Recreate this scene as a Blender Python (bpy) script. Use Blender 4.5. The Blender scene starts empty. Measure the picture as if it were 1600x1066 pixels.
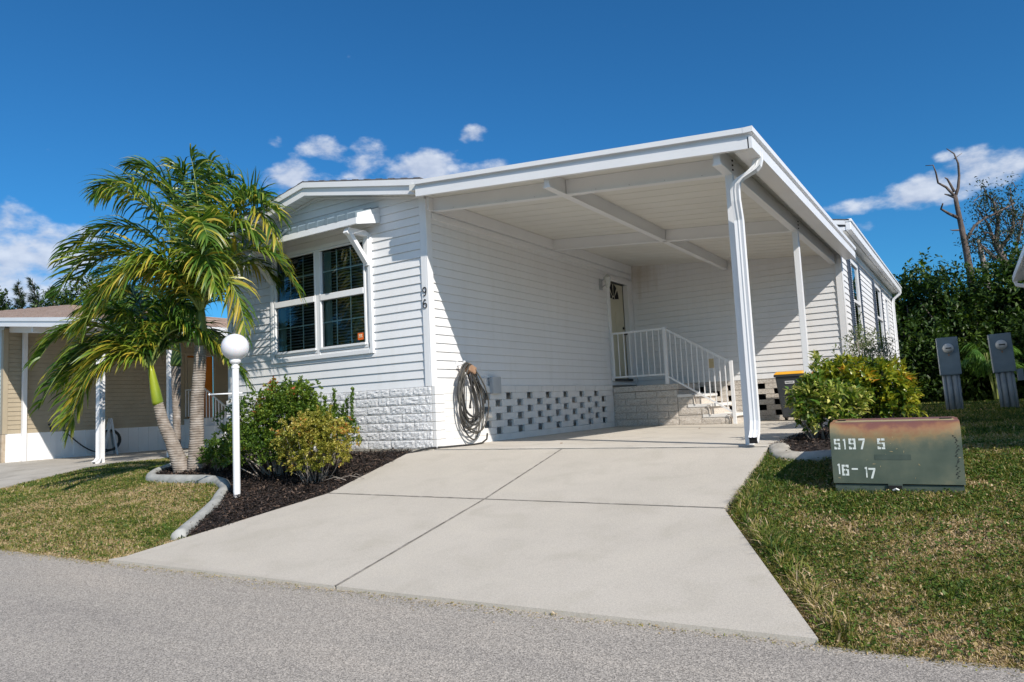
import bpy, bmesh, math, random
import numpy as np
from mathutils import Vector, Matrix, Euler
from mathutils import noise as mnoise
random.seed(7); rng = np.random.default_rng(11)
scene = bpy.context.scene
COL = scene.collection
R = math.radians
C4 = 0.1168            # siding course
ZS = 0.818             # bottom of siding
D = 6.84               # front of the rear block
SUN = Vector((1.0, -0.49, 0.86)).normalized()

# ------------------------------------------------------------------ materials
def newmat(name):
    m = bpy.data.materials.new(name); m.use_nodes = True
    nt = m.node_tree; b = nt.nodes['Principled BSDF']
    return m, nt, b
def N(nt, t, **k):
    n = nt.nodes.new(t)
    for a, v in k.items():
        if a.startswith('i_'): n.inputs[a[2:].replace('_', ' ')].default_value = v
        else: setattr(n, a, v)
    return n
def ramp(nt, fac, stops):
    r = nt.nodes.new('ShaderNodeValToRGB')
    while len(r.color_ramp.elements) < len(stops): r.color_ramp.elements.new(0.5)
    for e, (p, c) in zip(r.color_ramp.elements, stops):
        e.position = p; e.color = (c[0], c[1], c[2], 1)
    nt.links.new(fac, r.inputs[0]); return r.outputs[0]
def obj_coord(nt, scale=(1, 1, 1)):
    tc = N(nt, 'ShaderNodeTexCoord'); mp = N(nt, 'ShaderNodeMapping'); mp.inputs['Scale'].default_value = scale
    nt.links.new(tc.outputs['Object'], mp.inputs['Vector']); return mp.outputs[0]
def noise_mat(name, stops, scale=8, rough=.7, bump=0, bscale=None, detail=6, stretch=(1, 1, 1), spec=.4, distort=0, bdist=.02):
    m, nt, b = newmat(name)
    co = obj_coord(nt, stretch)
    n = N(nt, 'ShaderNodeTexNoise'); n.inputs['Scale'].default_value = scale; n.inputs['Detail'].default_value = detail; n.inputs['Distortion'].default_value = distort
    nt.links.new(co, n.inputs['Vector'])
    nt.links.new(ramp(nt, n.outputs['Fac'], stops), b.inputs['Base Color'])
    b.inputs['Roughness'].default_value = rough; b.inputs['Specular IOR Level'].default_value = spec
    if bump:
        n2 = N(nt, 'ShaderNodeTexNoise'); n2.inputs['Scale'].default_value = bscale or scale; n2.inputs['Detail'].default_value = 8
        nt.links.new(co, n2.inputs['Vector'])
        bp = N(nt, 'ShaderNodeBump'); bp.inputs['Strength'].default_value = bump; bp.inputs['Distance'].default_value = bdist
        nt.links.new(n2.outputs['Fac'], bp.inputs['Height']); nt.links.new(bp.outputs[0], b.inputs['Normal'])
    return m
def white(name, v=.78, tint=(1, 1, 1), rough=.4, var=.05, scale=3, dirt=None):
    a = tuple(v * t * (1 - var) for t in tint); c = tuple(v * t for t in tint)
    return noise_mat(name, [(.3, a), (.65, c)], scale=scale, rough=rough, spec=.35)
M = {}
def vinyl(name, v, stain=None):
    m, nt, b = newmat(name); co = obj_coord(nt, (1, 1, 1))
    n = N(nt, 'ShaderNodeTexNoise'); n.inputs['Scale'].default_value = 1.3; n.inputs['Detail'].default_value = 5; nt.links.new(co, n.inputs['Vector'])
    c = ramp(nt, n.outputs['Fac'], [(.3, (v * .955, v * .955, v * .96)), (.65, (v * .985, v * .99, v))])
    mp = N(nt, 'ShaderNodeMapping'); mp.inputs['Scale'].default_value = (7, 7, .7); nt.links.new(co, mp.inputs['Vector'])
    n2 = N(nt, 'ShaderNodeTexNoise'); n2.inputs['Scale'].default_value = 1; n2.inputs['Detail'].default_value = 7; n2.inputs['Roughness'].default_value = .6; nt.links.new(mp.outputs[0], n2.inputs['Vector'])
    c2 = ramp(nt, n2.outputs['Fac'], [(.28, (.955, .95, .935)), (.50, (1, 1, 1))])
    mx = N(nt, 'ShaderNodeMix', data_type='RGBA', blend_type='MULTIPLY'); mx.inputs[0].default_value = 1; nt.links.new(c, mx.inputs[6]); nt.links.new(c2, mx.inputs[7]); out = mx.outputs[2]
    if stain:
        d = N(nt, 'ShaderNodeVectorMath', operation='DISTANCE'); mp2 = N(nt, 'ShaderNodeMapping'); mp2.inputs['Scale'].default_value = (1, .3, 1.3); nt.links.new(co, mp2.inputs['Vector']); nt.links.new(mp2.outputs[0], d.inputs[0]); d.inputs[1].default_value = (stain[0], stain[1] * .3, stain[2] * 1.3)
        a = N(nt, 'ShaderNodeMath', operation='MULTIPLY_ADD'); nt.links.new(n2.outputs['Fac'], a.inputs[0]); a.inputs[1].default_value = .9; nt.links.new(d.outputs['Value'], a.inputs[2])
        f = N(nt, 'ShaderNodeMapRange'); f.inputs[1].default_value = .40; f.inputs[2].default_value = 1.15; f.inputs[3].default_value = .62; f.inputs[4].default_value = 0; nt.links.new(a.outputs[0], f.inputs[0])
        m2 = N(nt, 'ShaderNodeMix', data_type='RGBA'); nt.links.new(f.outputs[0], m2.inputs[0]); nt.links.new(out, m2.inputs[6]); m2.inputs[7].default_value = (.42, .33, .21, 1); out = m2.outputs[2]
    nt.links.new(out, b.inputs['Base Color']); b.inputs['Roughness'].default_value = .42; b.inputs['Specular IOR Level'].default_value = .35
    bp = N(nt, 'ShaderNodeBump'); bp.inputs['Strength'].default_value = .25; bp.inputs['Distance'].default_value = .02; nt.links.new(n.outputs['Fac'], bp.inputs['Height']); nt.links.new(bp.outputs[0], b.inputs['Normal'])
    return m
M['siding'] = vinyl('white_vinyl_siding', .80)
M['siding_rear'] = vinyl('stained_vinyl_siding', .80, (0.15, D, 3.2))
M['trim'] = white('white_painted_trim', .80, (.985, .99, 1), .38, .04, 4)
M['alum'] = white('white_aluminium', .80, (.985, .99, 1.0), .35, .05, 2.2)
M['soffit'] = white('soffit_white', .74, (1, .985, .92), .5, .06, 1.5)
M['doorpaint'] = noise_mat('cream_door_paint', [(.3, (.52, .49, .36)), (.7, (.58, .55, .42))], 3, .45)
M['beige'] = noise_mat('beige_siding', [(.3, (.36, .305, .22)), (.7, (.41, .35, .255))], 2, .5)
M['bluewhite'] = noise_mat('pale_blue_siding', [(.3, (.55, .60, .64)), (.7, (.6, .65, .7))], 2, .5)
M['black'] = noise_mat('black_metal', [(.3, (.015, .015, .016)), (.7, (.03, .03, .032))], 8, .45)
M['dark'] = noise_mat('dark_void', [(.3, (.008, .008, .009)), (.7, (.014, .014, .015))], 3, .9)
M['shutter'] = noise_mat('slate_shutter', [(.3, (.05, .07, .10)), (.7, (.07, .09, .13))], 4, .5)
M['interior'] = noise_mat('interior_dim', [(.3, (.05, .055, .06)), (.7, (.08, .085, .09))], 1.5, .9)
M['blind'] = noise_mat('blind_slat', [(.3, (.30, .31, .32)), (.7, (.38, .39, .40))], 5, .6)
M['curtain'] = noise_mat('curtain', [(.3, (.2, .3, .29)), (.7, (.26, .36, .35))], 5, .9)
M['muntin'] = noise_mat('muntin', [(.3, (.62, .80, .80)), (.7, (.7, .86, .86))], 5, .5)
M['orange'] = noise_mat('orange_door', [(.3, (.55, .16, .01)), (.7, (.62, .2, .015))], 3, .45)
M['sticker'] = noise_mat('orange_sticker', [(.3, (.7, .13, .02)), (.7, (.8, .17, .03))], 30, .5)
M['stickerm'] = noise_mat('pale_mark', [(.3, (.75, .6, .4)), (.7, (.8, .65, .45))], 30, .5)
M['yellow'] = noise_mat('yellow_lid', [(.3, (.75, .36, .03)), (.7, (.82, .43, .05))], 5, .35)
M['binp'] = noise_mat('charcoal_plastic', [(.3, (.035, .04, .045)), (.7, (.05, .055, .06))], 6, .5, spec=.4)
M['paper'] = noise_mat('label_white', [(.3, (.6, .6, .6)), (.7, (.7, .7, .7))], 30, .6)
M['tanpaper'] = noise_mat('label_tan', [(.3, (.45, .36, .2)), (.7, (.5, .4, .24))], 20, .6)
M['hose'] = noise_mat('weathered_hose', [(.25, (.025, .025, .024)), (.5, (.06, .057, .05)), (.75, (.12, .11, .09))], 5, .55)
M['hosedark'] = noise_mat('black_hose', [(.3, (.02, .02, .02)), (.7, (.04, .04, .04))], 5, .5)
M['leather'] = noise_mat('tan_hose_hook', [(.3, (.27, .16, .10)), (.7, (.36, .23, .15))], 15, .7)
M['greybox'] = noise_mat('grey_plastic_box', [(.3, (.40, .42, .44)), (.7, (.47, .49, .51))], 5, .5)
M['meter'] = noise_mat('meter_grey_paint', [(.3, (.17, .22, .25)), (.7, (.21, .27, .31))], 5, .45)
M['pvc'] = noise_mat('conduit_grey', [(.3, (.25, .29, .31)), (.7, (.32, .36, .38))], 5, .5)
M['steel'] = noise_mat('meter_glass', [(.3, (.5, .52, .5)), (.7, (.65, .67, .65))], 20, .25)
M['paintw'] = noise_mat('stencil_paint', [(.28, (.3, .38, .34)), (.42, (.72, .76, .72))], 22, .6, detail=8)
M['shingle_n'] = noise_mat('brown_shingle', [(.3, (.22, .15, .12)), (.5, (.34, .25, .20)), (.7, (.42, .33, .28))], 3, .9, .4, 30, stretch=(6, 1, 6))
M['shingle'] = noise_mat('grey_shingle', [(.3, (.08, .08, .085)), (.7, (.16, .155, .16))], 12, .9, .5, 60)
def splitface(name, lo, mid, hi):
    m, nt, b = newmat(name); co = obj_coord(nt, (1, 1, 1.0)); 
    mp = N(nt, 'ShaderNodeMapping'); mp.inputs['Rotation'].default_value = (0, R(38), 0); mp.inputs['Scale'].default_value = (34, 34, 80); nt.links.new(co, mp.inputs['Vector'])
    n = N(nt, 'ShaderNodeTexNoise'); n.inputs['Scale'].default_value = 1; n.inputs['Detail'].default_value = 5; n.inputs['Roughness'].default_value = .65; nt.links.new(mp.outputs[0], n.inputs['Vector'])
    nt.links.new(ramp(nt, n.outputs['Fac'], [(.34, lo), (.46, mid), (.62, hi)]), b.inputs['Base Color']); b.inputs['Roughness'].default_value = .75; b.inputs['Specular IOR Level'].default_value = .25
    bp = N(nt, 'ShaderNodeBump'); bp.inputs['Strength'].default_value = 1; bp.inputs['Distance'].default_value = .012
    nt.links.new(n.outputs['Fac'], bp.inputs['Height']); nt.links.new(bp.outputs[0], b.inputs['Normal']); return m
M['stone'] = splitface('painted_split_block', (.55, .55, .56), (.73, .73, .735), (.80, .80, .80))
M['stones'] = noise_mat('painted_smooth_block', [(.3, (.70, .69, .67)), (.65, (.77, .76, .745))], 5, .7, .2, 60, bdist=.003)
M['stonec'] = splitface('bare_cream_block', (.34, .29, .25), (.55, .50, .44), (.66, .62, .57))
M['rocky'] = noise_mat('neighbour_stone', [(.3, (.35, .28, .2)), (.7, (.5, .42, .33))], 8, .8, .5, 30)
M['jointdirt'] = noise_mat('joint_dirt', [(.3, (.13, .12, .10)), (.55, (.25, .23, .20)), (.75, (.40, .375, .33))], 14, .9)
M['concedge'] = noise_mat('curb_concrete', [(.25, (.22, .225, .215)), (.5, (.33, .335, .32)), (.75, (.42, .42, .40))], 7, .85, .5, 60, bdist=.006)
M['curbR'] = noise_mat('pale_curb_concrete', [(.25, (.27, .25, .21)), (.7, (.50, .47, .41))], 9, .85, .6, 30, bdist=.01)

def concrete(name, lo, hi, stain=.85):
    m, nt, b = newmat(name); co = obj_coord(nt)
    n = N(nt, 'ShaderNodeTexNoise'); n.inputs['Scale'].default_value = .9; n.inputs['Detail'].default_value = 7; n.inputs['Roughness'].default_value = .62
    nt.links.new(co, n.inputs['Vector'])
    c1 = ramp(nt, n.outputs['Fac'], [(.3, lo), (.7, hi)])
    g = N(nt, 'ShaderNodeTexNoise'); g.inputs['Scale'].default_value = 130; g.inputs['Detail'].default_value = 3
    nt.links.new(co, g.inputs['Vector'])
    c2 = ramp(nt, g.outputs['Fac'], [(.35, (.86, .86, .86)), (.62, (1.06, 1.06, 1.06))])
    mx = N(nt, 'ShaderNodeMix', data_type='RGBA', blend_type='MULTIPLY'); mx.inputs[0].default_value = 1
    nt.links.new(c1, mx.inputs[6]); nt.links.new(c2, mx.inputs[7])
    w = N(nt, 'ShaderNodeTexNoise'); w.inputs['Scale'].default_value = 2.4; w.inputs['Detail'].default_value = 9; w.inputs['Distortion'].default_value = .6
    nt.links.new(co, w.inputs['Vector'])
    c3 = ramp(nt, w.outputs['Fac'], [(.30, (stain, stain, stain * .98)), (.48, (1, 1, 1)), (.7, (1.03, 1.03, 1.02))])
    m2 = N(nt, 'ShaderNodeMix', data_type='RGBA', blend_type='MULTIPLY'); m2.inputs[0].default_value = 1
    nt.links.new(mx.outputs[2], m2.inputs[6]); nt.links.new(c3, m2.inputs[7])
    sp_ = N(nt, 'ShaderNodeTexNoise'); sp_.inputs['Scale'].default_value = 26; sp_.inputs['Detail'].default_value = 4; sp_.inputs['Roughness'].default_value = .7; nt.links.new(co, sp_.inputs['Vector'])
    c4 = ramp(nt, sp_.outputs['Fac'], [(.24, (.72, .70, .66)), (.34, (1, 1, 1)), (.70, (1, 1, 1)), (.80, (1.06, 1.06, 1.06))])
    m3 = N(nt, 'ShaderNodeMix', data_type='RGBA', blend_type='MULTIPLY'); m3.inputs[0].default_value = 1; nt.links.new(m2.outputs[2], m3.inputs[6]); nt.links.new(c4, m3.inputs[7]); m2 = m3
    nt.links.new(m2.outputs[2], b.inputs['Base Color']); b.inputs['Roughness'].default_value = .85; b.inputs['Specular IOR Level'].default_value = .25
    bp = N(nt, 'ShaderNodeBump'); bp.inputs['Strength'].default_value = .35; bp.inputs['Distance'].default_value = .003
    nt.links.new(g.outputs['Fac'], bp.inputs['Height']); nt.links.new(bp.outputs[0], b.inputs['Normal'])
    return m
M['conc'] = concrete('driveway_concrete', (.475, .437, .378), (.525, .482, .418), .92)
M['conc2'] = concrete('carport_concrete', (.53, .49, .43), (.61, .57, .505), .85)
M['concn'] = concrete('neighbour_concrete', (.40, .37, .32), (.48, .45, .40), .8)

def asphalt():
    m, nt, b = newmat('weathered_asphalt'); co = obj_coord(nt)
    v = N(nt, 'ShaderNodeTexVoronoi'); v.inputs['Scale'].default_value = 175; nt.links.new(co, v.inputs['Vector'])
    sep = N(nt, 'ShaderNodeSeparateColor'); nt.links.new(v.outputs['Color'], sep.inputs[0])
    c = ramp(nt, sep.outputs[0], [(.0, (.17, .155, .138)), (.35, (.30, .275, .245)), (.7, (.42, .382, .34)), (1., (.60, .545, .475))])
    n = N(nt, 'ShaderNodeTexNoise'); n.inputs['Scale'].default_value = .8; n.inputs['Detail'].default_value = 8
    nt.links.new(co, n.inputs['Vector'])
    n.inputs['Roughness'].default_value = .65; mpa = N(nt, 'ShaderNodeMapping'); mpa.inputs['Scale'].default_value = (.35, 1.5, 1); nt.links.new(co, mpa.inputs['Vector']); nt.links.new(mpa.outputs[0], n.inputs['Vector'])
    c2 = ramp(nt, n.outputs['Fac'], [(.3, (.80, .80, .81)), (.5, (.97, .97, .96)), (.7, (1.10, 1.08, 1.05))])
    mx = N(nt, 'ShaderNodeMix', data_type='RGBA', blend_type='MULTIPLY'); mx.inputs[0].default_value = 1
    nt.links.new(c, mx.inputs[6]); nt.links.new(c2, mx.inputs[7]); nt.links.new(mx.outputs[2], b.inputs['Base Color'])
    b.inputs['Roughness'].default_value = .85; b.inputs['Specular IOR Level'].default_value = .3
    bp = N(nt, 'ShaderNodeBump'); bp.inputs['Strength'].default_value = .45; bp.inputs['Distance'].default_value = .003
    nt.links.new(v.outputs['Distance'], bp.inputs['Height']); nt.links.new(bp.outputs[0], b.inputs['Normal'])
    return m
M['asphalt'] = asphalt()
M['soil'] = noise_mat('lawn_soil', [(.25, (.055, .045, .025)), (.5, (.10, .085, .045)), (.75, (.15, .125, .07))], 3.5, .95, .6, 40, detail=9)
M['mulchbed'] = noise_mat('mulch_soil', [(.3, (.018, .013, .011)), (.7, (.05, .036, .03))], 30, .95, .9, 40)

def attr_leaf(name, stops, rough=.45, trans=.35, spec=.4, tbright=1.3):
    m, nt, b = newmat(name)
    a = N(nt, 'ShaderNodeAttribute'); a.attribute_name = 'tint'
    col = ramp(nt, a.outputs['Fac'], stops)
    nt.links.new(col, b.inputs['Base Color']); b.inputs['Roughness'].default_value = rough; b.inputs['Specular IOR Level'].default_value = spec
    if trans:
        t = N(nt, 'ShaderNodeBsdfTranslucent')
        g = N(nt, 'ShaderNodeMix', data_type='RGBA', blend_type='MULTIPLY'); g.inputs[0].default_value = 1; g.inputs[7].default_value = (tbright, tbright * 1.05, .5 * tbright, 1)
        nt.links.new(col, g.inputs[6]); nt.links.new(g.outputs[2], t.inputs['Color'])
        mx = N(nt, 'ShaderNodeMixShader'); mx.inputs[0].default_value = trans
        nt.links.new(b.outputs[0], mx.inputs[1]); nt.links.new(t.outputs[0], mx.inputs[2])
        nt.links.new(mx.outputs[0], nt.nodes['Material Output'].inputs[0])
    return m
M['grass'] = attr_leaf('lawn_grass', [(0, (.035, .08, .010)), (.25, (.09, .155, .018)), (.45, (.185, .215, .034)), (.62, (.31, .26, .07)), (.8, (.43, .31, .16)), (1, (.60, .46, .30))], .6, .25)
M['mulch'] = attr_leaf('mulch_chip', [(0, (.010, .008, .008)), (.5, (.035, .025, .021)), (.85, (.075, .045, .033)), (1, (.20, .14, .10))], .8, 0)
M['palm'] = attr_leaf('palm_leaflet', [(0, (.018, .06, .012)), (.35, (.045, .12, .018)), (.6, (.11, .20, .024)), (.82, (.26, .31, .035)), (1, (.48, .37, .05))], .38, .3, .5)
M['rachis'] = noise_mat('palm_rachis', [(.3, (.16, .22, .05)), (.7, (.25, .28, .08))], 6, .5)
M['shaftm'] = noise_mat('crownshaft', [(.3, (.13, .20, .02)), (.55, (.30, .35, .02)), (.8, (.48, .46, .03))], 3, .4, stretch=(1, 1, .4))
M['shaftd'] = noise_mat('crownshaft_green', [(.3, (.07, .13, .03)), (.7, (.16, .2, .04))], 3, .45)
def bark():
    m, nt, b = newmat('palm_bark'); co = obj_coord(nt)
    n = N(nt, 'ShaderNodeTexNoise'); n.inputs['Scale'].default_value = 9; n.inputs['Detail'].default_value = 8; nt.links.new(co, n.inputs['Vector'])
    w = N(nt, 'ShaderNodeTexWave', bands_direction='Z'); w.inputs['Scale'].default_value = 9; w.inputs['Distortion'].default_value = 3; w.inputs['Detail'].default_value = 3; nt.links.new(co, w.inputs['Vector'])
    c = ramp(nt, n.outputs['Fac'], [(.3, (.17, .135, .11)), (.5, (.28, .24, .205)), (.72, (.40, .36, .325))])
    c2 = ramp(nt, w.outputs['Fac'], [(.1, (.82, .80, .78)), (.6, (1.03, 1.03, 1.03))])
    mx = N(nt, 'ShaderNodeMix', data_type='RGBA', blend_type='MULTIPLY'); mx.inputs[0].default_value = 1
    nt.links.new(c, mx.inputs[6]); nt.links.new(c2, mx.inputs[7]); nt.links.new(mx.outputs[2], b.inputs['Base Color']); b.inputs['Roughness'].default_value = .9
    bp = N(nt, 'ShaderNodeBump'); bp.inputs['Strength'].default_value = .6; bp.inputs['Distance'].default_value = .01
    nt.links.new(w.outputs['Fac'], bp.inputs['Height']); nt.links.new(bp.outputs[0], b.inputs['Normal']); return m
M['bark'] = bark()
M['wood'] = noise_mat('dead_bark', [(.3, (.075, .055, .045)), (.5, (.14, .11, .095)), (.75, (.24, .20, .18))], 4, .95, .8, 12, stretch=(1, 1, .4), bdist=.05)
M['twig'] = noise_mat('grey_twig', [(.3, (.17, .14, .12)), (.7, (.34, .30, .26))], 12, .9)
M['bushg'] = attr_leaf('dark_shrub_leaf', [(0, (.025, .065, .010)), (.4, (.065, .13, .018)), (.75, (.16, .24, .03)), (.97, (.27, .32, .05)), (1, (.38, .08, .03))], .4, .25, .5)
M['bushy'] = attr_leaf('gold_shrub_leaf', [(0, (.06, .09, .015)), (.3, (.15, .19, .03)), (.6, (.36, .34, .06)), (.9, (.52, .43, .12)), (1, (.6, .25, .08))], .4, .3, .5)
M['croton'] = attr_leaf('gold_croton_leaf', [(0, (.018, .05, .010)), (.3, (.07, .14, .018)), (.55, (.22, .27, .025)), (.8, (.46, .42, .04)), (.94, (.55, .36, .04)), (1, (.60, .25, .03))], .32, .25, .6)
M['varieg'] = attr_leaf('variegated_leaf', [(0, (.03, .085, .012)), (.4, (.08, .17, .022)), (.66, (.26, .32, .05)), (1, (.72, .66, .24))], .32, .25, .6)
M['silver'] = attr_leaf('fine_twiggy_leaf', [(0, (.05, .08, .03)), (.6, (.13, .17, .07)), (1, (.24, .27, .14))], .5, .2)
M['hedge'] = attr_leaf('hedge_leaf', [(0, (.02, .045, .01)), (.4, (.045, .09, .014)), (.75, (.10, .16, .02)), (1, (.17, .22, .04))], .5, .25)
M['casu'] = attr_leaf('casuarina_needle', [(0, (.03, .055, .03)), (.6, (.06, .09, .05)), (1, (.10, .14, .07))], .6, .2)
M['brightf'] = attr_leaf('bright_frond', [(0, (.03, .09, .015)), (.6, (.08, .18, .025)), (1, (.15, .26, .05))], .4, .3)

def glass(name, tint=.9):
    m, nt, b = newmat(name)
    nt.nodes.remove(b)
    gl = N(nt, 'ShaderNodeBsdfGlossy'); gl.inputs['Roughness'].default_value = .01; gl.inputs['Color'].default_value = (.9, .95, 1, 1)
    tr = N(nt, 'ShaderNodeBsdfTransparent'); tr.inputs['Color'].default_value = (.74, .82, .82, 1)
    fr = N(nt, 'ShaderNodeFresnel'); fr.inputs['IOR'].default_value = 1.6
    mp = N(nt, 'ShaderNodeMath', operation='MULTIPLY'); mp.inputs[1].default_value = 1.3
    nt.links.new(fr.outputs[0], mp.inputs[0])
    mx = N(nt, 'ShaderNodeMixShader'); nt.links.new(mp.outputs[0], mx.inputs[0]); nt.links.new(tr.outputs[0], mx.inputs[1]); nt.links.new(gl.outputs[0], mx.inputs[2])
    nt.links.new(mx.outputs[0], nt.nodes['Material Output'].inputs[0]); return m
M['glass'] = glass('window_glass')
m, nt, b = newmat('white_globe'); b.inputs['Base Color'].default_value = (.72, .72, .75, 1); b.inputs['Roughness'].default_value = .18; b.inputs['Subsurface Weight'].default_value = .15
M['globe'] = m
def transformer_mat():
    m, nt, b = newmat('rusty_green_paint')
    tc = N(nt, 'ShaderNodeTexCoord'); co = tc.outputs['Object']
    sx = N(nt, 'ShaderNodeSeparateXYZ'); nt.links.new(co, sx.inputs[0])
    n = N(nt, 'ShaderNodeTexNoise'); n.inputs['Scale'].default_value = 5; n.inputs['Detail'].default_value = 8; nt.links.new(co, n.inputs['Vector'])
    base = ramp(nt, n.outputs['Fac'], [(.28, (.060, .082, .060)), (.5, (.090, .112, .082)), (.68, (.13, .145, .10)), (.85, (.20, .185, .12))])
    # rust: high on the box, strongest in the middle of the width
    n2 = N(nt, 'ShaderNodeTexNoise'); n2.inputs['Scale'].default_value = 9; n2.inputs['Detail'].default_value = 10; n2.inputs['Roughness'].default_value = .7; nt.links.new(co, n2.inputs['Vector'])
    a = N(nt, 'ShaderNodeMath', operation='MULTIPLY_ADD'); nt.links.new(n2.outputs['Fac'], a.inputs[0]); a.inputs[1].default_value = .20; nt.links.new(sx.outputs[2], a.inputs[2])
    ab = N(nt, 'ShaderNodeMath', operation='SUBTRACT'); nt.links.new(sx.outputs[0], ab.inputs[0]); ab.inputs[1].default_value = .03
    sq = N(nt, 'ShaderNodeMath', operation='MULTIPLY'); nt.links.new(ab.outputs[0], sq.inputs[0]); nt.links.new(ab.outputs[0], sq.inputs[1])
    a2 = N(nt, 'ShaderNodeMath', operation='MULTIPLY_ADD'); nt.links.new(sq.outputs[0], a2.inputs[0]); a2.inputs[1].default_value = -.32; nt.links.new(a.outputs[0], a2.inputs[2])
    mr = N(nt, 'ShaderNodeMapRange'); mr.inputs[1].default_value = .375; mr.inputs[2].default_value = .635; nt.links.new(a2.outputs[0], mr.inputs[0])
    rust = ramp(nt, mr.outputs[0], [(0, (.10, .125, .09)), (.22, (.19, .18, .11)), (.45, (.28, .19, .09)), (.62, (.27, .135, .065)), (.76, (.18, .075, .055)), (1, (.16, .07, .062))])
    mk = N(nt, 'ShaderNodeMath', operation='GREATER_THAN'); mk.inputs[1].default_value = 0.0
    msk = N(nt, 'ShaderNodeMapRange'); msk.inputs[2].default_value = .45; nt.links.new(mr.outputs[0], msk.inputs[0])
    mx = N(nt, 'ShaderNodeMix', data_type='RGBA'); nt.links.new(msk.outputs[0], mx.inputs[0]); nt.links.new(base, mx.inputs[6]); nt.links.new(rust, mx.inputs[7])
    # thin rubbed tan strip along the top
    nt.links.new(mx.outputs[2], b.inputs['Base Color']); b.inputs['Roughness'].default_value = .5
    bp = N(nt, 'ShaderNodeBump'); bp.inputs['Strength'].default_value = .15; bp.inputs['Distance'].default_value = .004
    nt.links.new(n2.outputs['Fac'], bp.inputs['Height']); nt.links.new(bp.outputs[0], b.inputs['Normal'])
    return m
M['trafo'] = transformer_mat()
M['tan'] = noise_mat('rubbed_tan_strip', [(.3, (.30, .24, .12)), (.7, (.42, .34, .19))], 9, .6)
M['trafodk'] = noise_mat('dark_green_base', [(.3, (.05, .07, .055)), (.7, (.08, .105, .085))], 9, .6)

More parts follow.
